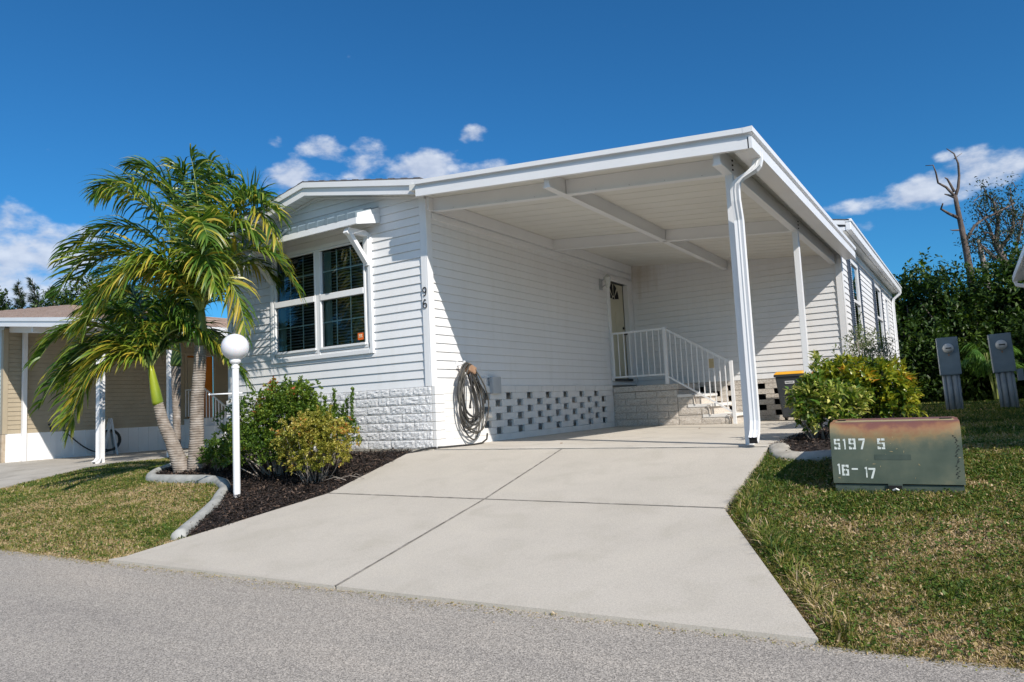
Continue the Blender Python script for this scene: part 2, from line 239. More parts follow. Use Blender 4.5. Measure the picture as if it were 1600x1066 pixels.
# ------------------------------------------------------------------ object helpers
def tag(o, label=None, cat=None, group=None, kind=None):
    if label: o['label'] = label
    if cat: o['category'] = cat
    if group: o['group'] = group
    if kind: o['kind'] = kind
    return o
def thing(name, label, cat, loc=(0, 0, 0), rz=0, group=None):
    o = bpy.data.objects.new(name, None); COL.objects.link(o); o.empty_display_size = .2
    o.location = loc; o.rotation_euler = (0, 0, rz); return tag(o, label, cat, group)
def link(name, me, m=None, parent=None, smooth=False):
    if m is not None:
        for x in (m if isinstance(m, (list, tuple)) else [m]): me.materials.append(M[x] if isinstance(x, str) else x)
    if smooth:
        me.polygons.foreach_set('use_smooth', [True] * len(me.polygons))
    o = bpy.data.objects.new(name, me); COL.objects.link(o)
    if parent is not None: o.parent = parent
    return o
class MB:
    """collects polygons, builds one mesh"""
    def __init__(s): s.v = []; s.f = []; s.mi = []
    def poly(s, pts, mi=0):
        n = len(s.v); s.v += [tuple(p) for p in pts]; s.f.append(list(range(n, n + len(pts)))); s.mi.append(mi)
    def add(s, vs, fs, mi=0):
        n = len(s.v); s.v += [tuple(p) for p in vs]; s.f += [[i + n for i in f] for f in fs]; s.mi += [mi] * len(fs)
    def box(s, a, b, mi=0, mat=None):
        x0, y0, z0 = a; x1, y1, z1 = b
        vs = [(x0, y0, z0), (x1, y0, z0), (x1, y1, z0), (x0, y1, z0), (x0, y0, z1), (x1, y0, z1), (x1, y1, z1), (x0, y1, z1)]
        if mat is not None: vs = [tuple(mat @ Vector(v)) for v in vs]
        s.add(vs, [(0, 3, 2, 1), (4, 5, 6, 7), (0, 1, 5, 4), (1, 2, 6, 5), (2, 3, 7, 6), (3, 0, 4, 7)], mi)
    def hexa(s, v8, mi=0):
        s.add(v8, [(0, 3, 2, 1), (4, 5, 6, 7), (0, 1, 5, 4), (1, 2, 6, 5), (2, 3, 7, 6), (3, 0, 4, 7)], mi)
    def bar(s, p, q, w, h, up=(0, 0, 1), mi=0):
        p = Vector(p); q = Vector(q); d = (q - p).normalized(); r = d.cross(Vector(up))
        if r.length < 1e-4: r = d.cross(Vector((0, 1, 0)))
        r.normalize(); u = r.cross(d)
        vs = []
        for c in (p, q):
            for a, b_ in ((-1, -1), (1, -1), (1, 1), (-1, 1)): vs.append(c + r * (a * w / 2) + u * (b_ * h / 2))
        s.add(vs, [(0, 1, 2, 3), (7, 6, 5, 4), (0, 4, 5, 1), (1, 5, 6, 2), (2, 6, 7, 3), (3, 7, 4, 0)], mi)
    def tube(s, pts, rad, n=10, mi=0, cap=True):
        pts = [Vector(p) for p in pts]; rings = []; r0 = None
        rads = rad if isinstance(rad, (list, tuple)) else [rad] * len(pts)
        for i, p in enumerate(pts):
            d = (pts[min(i + 1, len(pts) - 1)] - pts[max(i - 1, 0)])
            d = d.normalized() if d.length > 1e-9 else Vector((0, 0, 1))
            if r0 is None:
                r0 = d.cross(Vector((0, 0, 1)));
                if r0.length < .05: r0 = d.cross(Vector((0, 1, 0)))
            r0 = (r0 - d * r0.dot(d)); r0.normalize(); u = d.cross(r0)
            rings.append([p + (r0 * math.cos(2 * math.pi * k / n) + u * math.sin(2 * math.pi * k / n)) * rads[i] for k in range(n)])
        vs = [v for r in rings for v in r]; fs = []
        for i in range(len(rings) - 1):
            for k in range(n):
                a = i * n + k; b_ = i * n + (k + 1) % n; fs.append((a, b_, b_ + n, a + n))
        if cap: fs.append(tuple(range(n))[::-1]); fs.append(tuple(range((len(rings) - 1) * n, len(rings) * n)))
        s.add(vs, fs, mi)
    def lathe(s, prof, n=24, c=(0, 0, 0), mi=0):
        vs = [];
        for r, z in prof:
            for k in range(n):
                a = 2 * math.pi * k / n; vs.append((c[0] + r * math.cos(a), c[1] + r * math.sin(a), c[2] + z))
        fs = []
        for i in range(len(prof) - 1):
            for k in range(n):
                a = i * n + k; b_ = i * n + (k + 1) % n; fs.append((a, b_, b_ + n, a + n))
        s.add(vs, fs, mi)
    def build(s, name, m, parent=None, smooth=False, bevel=0, label=None):
        me = bpy.data.meshes.new(name); me.from_pydata(s.v, [], s.f); me.validate(); me.update()
        o = link(name, me, m, parent, smooth)
        if len(set(s.mi)) > 1 and len(me.polygons) == len(s.mi): me.polygons.foreach_set('material_index', s.mi)
        if bevel:
            md = o.modifiers.new('bevel', 'BEVEL'); md.width = bevel; md.segments = 2; md.limit_method = 'ANGLE'; md.angle_limit = R(40)
        if label: o['label'] = label
        return o
def autosmooth(o):
    o.data.polygons.foreach_set('use_smooth', [True] * len(o.data.polygons))
    md = o.modifiers.new('edges', 'EDGE_SPLIT'); md.split_angle = R(35)
def fast_mesh(name, V, F, tint, m, parent=None, fsize=4):
    """numpy mesh of equal sized faces with per-vertex tint"""
    me = bpy.data.meshes.new(name); V = np.asarray(V, np.float32); F = np.asarray(F, np.int32)
    me.vertices.add(len(V)); me.vertices.foreach_set('co', V.ravel())
    nf = len(F); me.loops.add(nf * fsize); me.loops.foreach_set('vertex_index', F.ravel())
    me.polygons.add(nf); me.polygons.foreach_set('loop_start', np.arange(0, nf * fsize, fsize, dtype=np.int32)); me.polygons.foreach_set('loop_total', np.full(nf, fsize, np.int32))
    me.update(calc_edges=True)
    a = me.attributes.new('tint', 'FLOAT', 'POINT'); a.data.foreach_set('value', np.asarray(tint, np.float32))
    return link(name, me, m, parent)

# ------------------------------------------------------------------ ground height
def gz(x, y):
    a = np.interp(y, [-9, -3.85, -1.84, 0], [-.70, -.66, -.36, -.02])
    b = np.interp(y, [-9, -3.85, -1.84, -.8, 0], [-.70, -.66, -.36, -.13, -.10])
    d = np.interp(y, [-9, -3.85, 0], [-.70, -.66, -.335])
    t1 = np.clip((-.3 - x) / 3.2, 0, 1); t2 = np.clip((-3.5 - x) / 4.5, 0, 1); t2 = t2 * t2 * (3 - 2 * t2)
    ab = a * (1 - t1) + b * t1
    return ab * (1 - t2) + d * t2
def road_y(x): return -3.96 + .042 * x
def in_poly(x, y, P):
    x = np.asarray(x); y = np.asarray(y); c = np.zeros(x.shape, bool); j = len(P) - 1
    for i in range(len(P)):
        xi, yi = P[i]; xj, yj = P[j]
        c ^= ((yi > y) != (yj > y)) & (x < (xj - xi) * (y - yi) / ((yj - yi) if yj != yi else 1e-9) + xi)
        j = i
    return c
DRIVE = [(-.40, -3.98), (5.30, -3.735), (4.33, -1.84), (4.27, 0), (-.32, 0.0), (-.02, -1.84)]
DRIVE = [(-.40, -3.98), (5.30, -3.735), (4.33, -1.84), (4.26, -.06), (-.30, -.06), (-.0, -1.84)]
SLAB = [(-.30, -.06), (4.26, -.06), (4.26, 1.0), (4.16, 1.2), (4.16, D + .02), (0, D + .02), (0, 0)]
NDRIVE = [(-10.0, 8), (-10.05, 1.2), (-9.2, .3), (-8.15, -1.8), (-7.2, -4.27), (-14.8, -4.6), (-15.2, 0), (-15.2, 8)]
CURB_L = [(-3.9, -.35), (-4.35, -.75), (-4.42, -1.15), (-4.02, -1.5), (-3.4, -1.55), (-2.75, -1.52), (-2.25, -1.60), (-1.85, -1.82), (-1.58, -2.08), (-1.30, -2.32), (-1.04, -2.60), (-.72, -2.96), (-.40, -3.34)]
BED_L = CURB_L + [(-.22, -3.1), (0.0, -1.84), (-.30, -.06), (-.30, -.02), (-4.2, -.02), (-4.2, -.3)]
CURB_R = [(4.36, -.02), (4.45, -.30), (4.64, -.38), (4.85, -.34), (5.15, -.22), (5.45, .1), (5.58, .7), (5.6, 1.5), (5.5, 2.4), (5.1, 3.3), (4.4, 4.0)]
BED_R = [(4.27, -.06)] + CURB_R + [(4.2, 4.0), (4.2, 1.0)]

def grid_ground():
    xs = np.unique(np.round(np.concatenate([np.arange(-60, -16, 4), np.arange(-16, 12, .25), np.arange(12, 60, 4), [-500, -200, -100, 100, 200, 500]]), 3))
    ys = np.unique(np.round(np.concatenate([np.arange(-12, 24, .25), np.arange(24, 80, 6), [-400, -100, -40, -20, 120, 200, 600]]), 3))
    X, Y = np.meshgrid(xs, ys); Z = gz(X, Y) - .035
    Z = Z - .12 * (Y < road_y(X)) * (Y > -13)
    Z = Z - .10 * (in_poly(X, Y, DRIVE) | in_poly(X, Y, SLAB) | in_poly(X, Y, NDRIVE))
    V = np.stack([X.ravel(), Y.ravel(), Z.ravel()], 1); nx = len(xs); ny = len(ys)
    I = (np.arange(ny - 1)[:, None] * nx + np.arange(nx - 1)[None, :]).ravel()
    F = np.stack([I, I + 1, I + 1 + nx, I + nx], 1)
    o = fast_mesh('ground', V, F, np.zeros(len(V)), M['soil']); o.data.polygons.foreach_set('use_smooth', [True] * len(F)); tag(o, kind='structure')
grid_ground()
def sheet(name, P, m, off, thick=.0, parent=None, res=.25, smooth=False):
    """drape a polygon over the ground function"""
    bm = bmesh.new(); vs = [bm.verts.new((x, y, 0)) for x, y in P]; bm.faces.new(vs)
    ys = [-3.85, -1.84, -.8, 0, 2] + list(np.arange(-14, 9, res * 4))
    for yv in ys: bmesh.ops.bisect_plane(bm, geom=bm.verts[:] + bm.edges[:] + bm.faces[:], plane_co=(0, yv, 0), plane_no=(0, 1, 0))
    for xv in np.arange(-16, 8, res * 4): bmesh.ops.bisect_plane(bm, geom=bm.verts[:] + bm.edges[:] + bm.faces[:], plane_co=(float(xv), 0, 0), plane_no=(1, 0, 0))
    for v in bm.verts: v.co.z = float(gz(v.co.x, v.co.y)) + off
    if thick:
        bmesh.ops.recalc_face_normals(bm, faces=bm.faces)
        r = bmesh.ops.extrude_face_region(bm, geom=bm.faces[:])
        for v in [e for e in r['geom'] if isinstance(e, bmesh.types.BMVert)]: v.co.z -= thick
    bmesh.ops.recalc_face_normals(bm, faces=bm.faces)
    me = bpy.data.meshes.new(name); bm.to_mesh(me); bm.free(); return link(name, me, m, parent)
# road
road = MB(); xs = np.arange(-60, 41, 2.0)
for i in range(len(xs) - 1):
    for (ya, yb) in ((None, -6.0), (-6.0, -9.0), (-9.0, -12.5)):
        x0, x1 = float(xs[i]), float(xs[i + 1])
        y0 = road_y(x0) - .0 if ya is None else ya; y1 = road_y(x1) if ya is None else ya
        road.poly([(x0, yb, float(gz(x0, yb)) - .012), (x1, yb, float(gz(x1, yb)) - .012), (x1, y1, float(gz(x1, y1)) - .012), (x0, y0, float(gz(x0, y0)) - .012)])
tag(road.build('road', 'asphalt'), kind='structure')

# driveway: four slabs with joints
def lerp2(a, b, t): return (a[0] + (b[0] - a[0]) * t, a[1] + (b[1] - a[1]) * t)
g = .009
TL, TR = (-.30, -.06), (4.26, -.06); ML, MR = (0.0, -1.84), (4.33, -1.84); BL, BR = (-.40, -3.98), (5.30, -3.735)
TC, MC, BC = (1.95, -.06), (2.09, -1.84), (2.27, -3.866)
dv = []
dv.append(sheet('driveway', [(ML[0], ML[1] + g), (MC[0] - g, MC[1] + g), (TC[0] - g, TC[1] - g), (TL[0], TL[1] - g)], 'conc', .015, .13))
for nm, P in (('b', [(MC[0] + g, MC[1] + g), (MR[0], MR[1] + g), (TR[0], TR[1] - g), (TC[0] + g, TC[1] - g)]), ('c', [BL, (BC[0] - g, BC[1]), (MC[0] - g, MC[1] - g), (ML[0], ML[1] - g)]), ('d', [(BC[0] + g, BC[1]), BR, (MR[0], MR[1] - g), (MC[0] + g, MC[1] - g)])):
    dv.append(sheet('driveway', P, 'conc', .015, .13))
base = dv[0]
bm = bmesh.new()
for o in dv: bm.from_mesh(o.data)
bm.to_mesh(base.data); bm.free()
for o in dv[1:]: bpy.data.objects.remove(o)
tag(base, kind='structure')
def joint(mb, a, b_, w, off=.0175):
    n = 60; a = Vector((a[0], a[1], 0)); b_ = Vector((b_[0], b_[1], 0)); t = (b_ - a).normalized(); r = Vector((t.y, -t.x, 0)); prev = None
    for i in range(n + 1):
        p = a.lerp(b_, i / n); w1 = w * (.75 + .7 * abs(mnoise.noise(p * 3.1)) + .3 * mnoise.noise(p * 11)); w2 = w * (.75 + .7 * abs(mnoise.noise(p * 2.7 + Vector((5, 0, 0)))) + .3 * mnoise.noise(p * 9))
        q1 = p + r * w1; q2 = p - r * w2; cur = ((q1.x, q1.y, float(gz(q1.x, q1.y)) + off), (q2.x, q2.y, float(gz(q2.x, q2.y)) + off))
        if prev: mb.poly([prev[0], cur[0], cur[1], prev[1]])
        prev = cur
jm = MB(); joint(jm, TC, MC, .011); joint(jm, MC, BC, .013); joint(jm, ML, MC, .014, .0175); joint(jm, MC, MR, .010, .0175); joint(jm, (-.3, -.055), (4.26, -.055), .008, .021)
jo = jm.build('driveway_joints', 'jointdirt', base)
sl = sheet('carport_slab', SLAB, 'conc2', .02, .14); tag(sl, kind='structure')
tag(sheet('neighbour_driveway', NDRIVE, 'concn', .01, .12), kind='structure')
tag(sheet('mulch_bed_ground', BED_L, 'mulchbed', .005), kind='structure')
tag(sheet('small_bed_ground', BED_R, 'mulchbed', .005), kind='structure')

# ------------------------------------------------------------------ siding
def clip(poly, a, b, c):
    """keep a*u+b*z<=c"""
    out = []
    for i in range(len(poly)):
        p, q = poly[i], poly[(i + 1) % len(poly)]; dp = a * p[0] + b * p[1] - c; dq = a * q[0] + b * q[1] - c
        if dp <= 0: out.append(p)
        if (dp < 0 < dq) or (dq < 0 < dp):
            t = dp / (dp - dq); out.append((p[0] + (q[0] - p[0]) * t, p[1] + (q[1] - p[1]) * t))
    return out
def siding(mb, org, udir, ndir, u0, u1, z0, z1, course=C4, holes=(), tops=(), lip=.016, wob=.0):
    """lapped siding on the plane through org; udir along the wall, ndir outward"""
    O = Vector(org); U = Vector(udir); Nn = Vector(ndir)
    k = 0
    while z0 + k * course < z1 - 1e-6:
        a = z0 + k * course; b = min(a + course, z1); k += 1
        gq = a + course * .935
        cuts = sorted({a, b} | ({gq} if gq < b - 1e-4 else set()) | {h[2] for h in holes if a < h[2] < b} | {h[3] for h in holes if a < h[3] < b})
        for i in range(len(cuts) - 1):
            za, zb = cuts[i], cuts[i + 1]; zm = (za + zb) / 2
            segs = [(u0, u1)]
            for h in holes:
                if h[2] < zm < h[3]:
                    ns = []
                    for s0, s1 in segs:
                        if h[1] <= s0 or h[0] >= s1: ns.append((s0, s1)); continue
                        if h[0] > s0: ns.append((s0, h[0]))
                        if h[1] < s1: ns.append((h[1], s1))
                    segs = ns
            for s0, s1 in segs:
                n = 1
                P = [(s0, za), (s1, za), (s1, zb), (s0, zb)]
                for (ta, tb, tc) in tops: P = clip(P, ta, tb, tc)
                if len(P) < 3: continue
                top_seg = zm > gq
                def off(z):
                    t = (z - a) / course
                    return -.006 if top_seg else (lip * (1 - t) if t > .10 else lip * .93)
                if top_seg:
                    lo = [p for p in P if abs(p[1] - gq) < 1e-6]
                    if len(lo) >= 2:
                        p, q = min(lo), max(lo); o0 = lip * .065
                        mb.poly([O + U * p[0] + Vector((0, 0, gq)) + Nn * o0, O + U * q[0] + Vector((0, 0, gq)) + Nn * o0, O + U * q[0] + Vector((0, 0, gq)) - Nn * .006, O + U * p[0] + Vector((0, 0, gq)) - Nn * .006])
                mb.poly([O + U * p[0] + Vector((0, 0, p[1])) + Nn * off(p[1]) for p in P])
                if i == 0:
                    bot = [p for p in P if abs(p[1] - a) < 1e-6]
                    if len(bot) >= 2:
                        p, q = bot[0], bot[-1]
                        if p[0] > q[0]: p, q = q, p
                        mb.poly([O + U * p[0] + Vector((0, 0, a)) - Nn * .006, O + U * q[0] + Vector((0, 0, a)) - Nn * .006, O + U * q[0] + Vector((0, 0, a)) + Nn * lip * .93, O + U * p[0] + Vector((0, 0, a)) + Nn * lip * .93])

# ================================================================== MAIN HOUSE
house = thing('mobile_home', 'white mobile home number 96 with lapped vinyl siding, block skirting and attached carport', 'house', (0, 0, 0))
XL, PX, PZ = -4.28, -2.08, 3.80        # left corner, peak
slope = .195
topsF = [(slope, 1, PZ + slope * PX), (-slope, 1, PZ - slope * PX)]
WX0, WX1, WZ0, WZ1 = -3.16, -1.02, 1.36, 3.05
mb = MB(); siding(mb, (0, 0, 0), (1, 0, 0), (0, -1, 0), XL, 0, ZS, PZ, holes=[(WX0, WX1, WZ0, WZ1)], tops=topsF)
mb.build('front_wall', 'siding', house)
mb = MB(); siding(mb, (0, 0, 0), (0, 1, 0), (1, 0, 0), 0, D, ZS, 3.40, holes=[(5.66, 6.58, .93, 2.95)])
mb.build('side_wall', 'siding', house)
mb = MB(); siding(mb, (0, D, 0), (1, 0, 0), (0, -1, 0), 0, 4.155, .795, 3.55)
mb.build('rear_wall', 'siding_rear', house)
WINS = [(8.0, 9.08, 1.42, 3.09), (12.15, 13.5, 1.42, 3.09), (14.55, 15.3, 1.9, 3.02)]
mb = MB(); siding(mb, (4.155, 0, 0), (0, 1, 0), (1, 0, 0), D, 16.9, .795, 3.45, holes=WINS)
mb.build('rear_side_wall', 'siding', house)
# inner shell so that light does not leak through
mb = MB()
mb.poly([(XL, 0, 0), (XL, 16.9, 0), (XL, 16.9, 3.35), (XL, 0, 3.35)])
mb.poly([(XL, 16.9, 0), (4.155, 16.9, 0), (4.155, 16.9, 3.5), (XL, 16.9, 3.5)])
siding(mb, (XL, 0, 0), (0, 1, 0), (-1, 0, 0), 0, 16.9, ZS, 3.40)
mb.build('left_wall', 'siding', house)
# trims
mb = MB()
mb.box((-.088, -.030, ZS), (.004, .0, 3.39)); mb.box((.004, -.030, ZS), (.030, .085, 3.345))
mb.build('corner_trim', 'trim', house, bevel=.004)
mb = MB(); mb.box((XL - .02, -.028, ZS), (XL + .085, .0, 3.33)); mb.box((XL - .028, -.0, ZS), (XL - .002, .085, 3.33)); mb.build('corner_trim', 'trim', house, bevel=.004)
mb = MB(); mb.box((4.065, D - .030, .795), (4.158, D, 3.4)); mb.box((4.158, D - .03, .795), (4.185, D + .085, 3.4)); mb.build('corner_trim', 'trim', house, bevel=.004)
mb = MB(); mb.box((.012, D - .05, .93), (.045, D - .017, 3.35)); mb.build('inside_corner_trim', 'trim', house)
mb = MB(); mb.box((.002, .09, 3.10), (.040, D - .02, 3.175)); mb.box((.002, .09, 3.175), (.022, D - .02, 3.40)); mb.build('wall_top_trim', 'trim', house)

# skirting blocks, split face front
def split_block(mb, x0, x1, z0, z1, y, amp, nx, nz, seed, ax=0, sgn=-1):
    r = random.Random(seed); vs = []; jx = .004
    ox, oz = r.uniform(0, 50), r.uniform(0, 50)
    for j in range(nz + 1):
        for i in range(nx + 1):
            u = i / nx; w = j / nz
            e = min(u, 1 - u) * nx; e2 = min(w, 1 - w) * nz
            edge = min(1, e / 1.0) * min(1, e2 / 1.0)
            px = x0 + jx + (x1 - x0 - 2 * jx) * u; pz = z0 + jx + (z1 - z0 - 2 * jx) * w
            q = Vector((px * 16 + pz * 9 + ox, pz * 22 + oz, 0))
            h = edge * (.006 + amp * (mnoise.noise(q) + .8 * mnoise.noise(q * 2.6)))
            p = (px, y + sgn * (h + .004), pz) if ax == 0 else (y + (-sgn) * (h + .004) * 1, px, pz)
            vs.append(p)
    fs = []
    for j in range(nz):
        for i in range(nx):
            a = j * (nx + 1) + i; f = (a, a + 1, a + nx + 2, a + nx + 1); fs.append(f if ax == 0 else f)
    mb.add(vs, fs)
    # sides
    n = len(mb.v) - len(vs); b0 = y - sgn * .03
    def back(p): return (p[0], b0, p[2]) if ax == 0 else (y + sgn * .03, p[1], p[2])
    for row in ([(i, i + 1) for i in range(nx)], [(nz * (nx + 1) + i + 1, nz * (nx + 1) + i) for i in range(nx)], [(j * (nx + 1) + nx, (j + 1) * (nx + 1) + nx) for j in range(nz)], [((j + 1) * (nx + 1), j * (nx + 1)) for j in range(nz)]):
        for a, b_ in row: mb.poly([vs[b_], vs[a], back(vs[a]), back(vs[b_])])
mb = MB(); cz = ZS / 7; seed = 0
for k in range(7):
    z0 = k * cz; z1 = z0 + cz
    x = .085; first = True
    offs = .32 if k % 2 == 0 else .107
    edges = [.022]; e = .022 - offs
    while e > XL - .06: edges.append(e); e -= .430
    edges.append(XL - .06)
    for i in range(len(edges) - 1):
        xb, xa = edges[i], edges[i + 1]
        if 1 < k < 5.5 and k >= 2 and xb <= -1.56 and xa > -2.0 or (2 <= k <= 4 and xa >= -2.02 and xb <= -1.55): continue
        if 2 <= k <= 4 and xa < -1.57 < xb:
            split_block(mb, -1.57, xb, z0, z1, -.035, .011, 4, 5, seed); xb_ = None
            if xa < -2.0: split_block(mb, xa, -2.0, z0, z1, -.035, .011, 4, 5, seed + 1)
        elif 2 <= k <= 4 and xa < -2.0 < xb:
            split_block(mb, xa, -2.0, z0, z1, -.035, .011, 6, 5, seed)
        else: split_block(mb, xa, xb, z0, z1, -.035, .011, 14 if xb - xa > .25 else 5, 5, seed)
        seed += 3
for i in range(5):   # soldier course
    x0 = -2.0 + i * .086
    split_block(mb, x0, x0 + .086, 2 * cz, 5 * cz, -.035, .009, 3, 14, 900 + i)
fr = mb.build('front_skirting', 'stone', house)
mb = MB(); mb.box((XL - .03, -.030, -.02), (.03, .0, ZS - .004)); mb.box((XL - .05, -.075, -.28), (.04, -.0, -.004)); mb.build('foundation', 'curbR', house)
mb = MB()
for k in range(7): mb.box((XL - .06, -.036, k * cz + .003), (XL, .5, (k + 1) * cz - .003)); 
mb.box((XL - .05, .5, 0), (XL, 16.9, ZS)); mb.build('left_skirting', 'stones', house)
# side pier at the front corner, smooth painted blocks
mb = MB()
for k in range(7): mb.box((.024, -.038, k * cz + .003), (.082, .155 if k % 2 else .15, (k + 1) * cz - .003))
hz = .102
for k in range(8):
    z0 = k * hz + .002; z1 = z0 + hz - .004
    if k == 7: z1 = ZS - .003
    ys = [.154, .56, .97] if k % 2 else [.154, .36, .77, .97]
    for a, b_ in zip(ys, ys[1:]): mb.box((.022, a + .002, z0), (.075, b_ - .002, z1))
mb.box((.0, -.02, 0), (.07, .97, ZS - .01))
mb.build('corner_pier', 'stones', house, bevel=.003)
def perforated(mb, u0, u1, holesA, holesB, put, pitch=.6, hw=.172):
    for k in range(8):
        z0 = k * hz + .0015; z1 = z0 + hz - .003
        if k in (0, 7):
            u = u0
            st = 0 if k == 0 else .2
            while u < u1 - 1e-3:
                v = min(u1, u + (.4 if u > u0 or st == 0 else st)); put(mb, u + .0015, v - .0015, z0, z1 if k == 0 else ZS - .003); u = v
        else:
            H = holesA if (k % 2 == 0) else holesB
            u = u0
            for h in H + [u1 + 9]:
                e = min(h, u1)
                if e > u + .01:
                    put(mb, u + .0015, e - .0015, z0, z1)
                if h > u1: break
                u = h + hw
HA = [1.712 + .6 * i for i in range(6)]; HB = [1.418 + .6 * i for i in range(7)]
mb = MB(); perforated(mb, .97, 5.54, [1.112] + HA, HB, lambda m_, a, b_, z0, z1: m_.box((.0, a, z0), (.045, b_, z1)))
mb.build('perforated_side_skirting', 'stones', house, bevel=.0025)
mb = MB(); mb.box((-.20, -.0, 0), (-.12, D, ZS)); mb.build('crawlspace_backing', 'stones', house)
RA = [.1 + .6 * i + .0 for i in range(0)]
RA = [1.91 - .0 + .59 * i - .59 * 0 for i in range(4)]; RB = [1.62 + .59 * i for i in range(5)]
RA = [1.33, 1.92, 2.50, 3.09, 3.68]; RB = [1.03, 1.62, 2.21, 2.80, 3.39, 3.97]
mb = MB(); perforated(mb, .6, 4.15, RA, RB, lambda m_, a, b_, z0, z1: m_.box((a, D - .005, z0 - .01), (b_, D + .05, z1 - .012)), hw=.145)
mb.build('perforated_rear_skirting', 'stonec', house, bevel=.0025)
mb = MB(); mb.box((4.10, D - .02, 0), (4.20, 16.9, .79)); mb.build('rear_side_skirting', 'stones', house)
mb = MB(); mb.box((0, D + .3, 0), (4.1, D + .33, .79)); mb.build('crawlspace_backing', 'dark', house)

# --- front gable roof
OH = -.27
mb = MB()
th = .07
def rz_(x): return PZ - slope * abs(x - PX)
ex0, ex1 = XL - .32, .17
for (xa, xb) in ((ex0, PX), (PX, ex1)):
    za, zb = rz_(xa), rz_(xb)
    mb.hexa([(xa, OH + .01, za + .10), (xb, OH + .01, zb + .10), (xb, 17.2, zb + .10), (xa, 17.2, za + .10), (xa, OH + .01, za + .165), (xb, OH + .01, zb + .165), (xb, 17.2, zb + .165), (xa, 17.2, za + .165)])
mb.build('roof', 'alum', house)
mb = MB()
for (xa, xb) in ((ex0 - .02, PX), (PX, ex1 + .0)):
    nseg = 20
    for i in range(nseg):
        x0 = xa + (xb - xa) * i / nseg; x1 = xa + (xb - xa) * (i + 1) / nseg; e = .008 * (i % 2)
        mb.hexa([(x0, OH - .02, rz_(x0) + .168), (x1, OH - .02, rz_(x1) + .168), (x1, 17.2, rz_(x1) + .168), (x0, 17.2, rz_(x0) + .168), (x0, OH - .02, rz_(x0) + .184 + e), (x1, OH - .02, rz_(x1) + .184 + e), (x1, 17.2, rz_(x1) + .184 + e), (x0, 17.2, rz_(x0) + .184 + e)])
mb.build('shingles', 'shingle', house)
mb = MB()   # rake fascia, two steps
for (xa, xb) in ((ex0, PX), (PX, ex1)):
    for (y0, y1, b0, b1) in ((OH - .0, OH + .03, -.03, .085), (OH - .03, OH + .03, .085, .163)):
        mb.hexa([(xa, y0, rz_(xa) + b0), (xb, y0, rz_(xb) + b0), (xb, y1, rz_(xb) + b0), (xa, y1, rz_(xa) + b0), (xa, y0, rz_(xa) + b1), (xb, y0, rz_(xb) + b1), (xb, y1, rz_(xb) + b1), (xa, y1, rz_(xa) + b1)])
mb.build('rake_fascia', 'alum', house)
mb = MB()   # ribbed soffit
for (xa, xb) in ((ex0, PX), (PX, ex1)):
    n = 22
    for i in range(n):
        x0 = xa + (xb - xa) * i / n; x1 = xa + (xb - xa) * (i + 1) / n; xm = x0 + (x1 - x0) * .12
        for (a, b_, dz) in ((x0, xm, .014), (xm, x1, 0)):
            mb.poly([(a, OH + .03, rz_(a) + dz), (a, .02, rz_(a) + dz), (b_, .02, rz_(b_) + dz), (b_, OH + .03, rz_(b_) + dz)])
        mb.poly([(xm, OH + .03, rz_(xm)), (xm, .02, rz_(xm)), (xm, .02, rz_(xm) + .014), (xm, OH + .03, rz_(xm) + .014)])
        mb.poly([(x0, OH + .03, rz_(x0)), (x0, .02, rz_(x0)), (x0, .02, rz_(x0) + .014), (x0, OH + .03, rz_(x0) + .014)])
mb.build('soffit', 'soffit', house)
mb = MB()  # J channel under soffit on wall
for (xa, xb) in ((XL, PX), (PX, -.0)):
    mb.hexa([(xa, -.034, rz_(xa) - .035), (xb, -.034, rz_(xb) - .035), (xb, -.016, rz_(xb) - .035), (xa, -.016, rz_(xa) - .035), (xa, -.034, rz_(xa) - .004), (xb, -.034, rz_(xb) - .004), (xb, -.016, rz_(xb) - .004), (xa, -.016, rz_(xa) - .004)])
mb.build('soffit_channel', 'trim', house)
mb = MB(); mb.box((ex0 - .1, OH, rz_(ex0) - .02), (ex0, 17.2, rz_(ex0) + .12)); mb.build('gutter', 'alum', house)

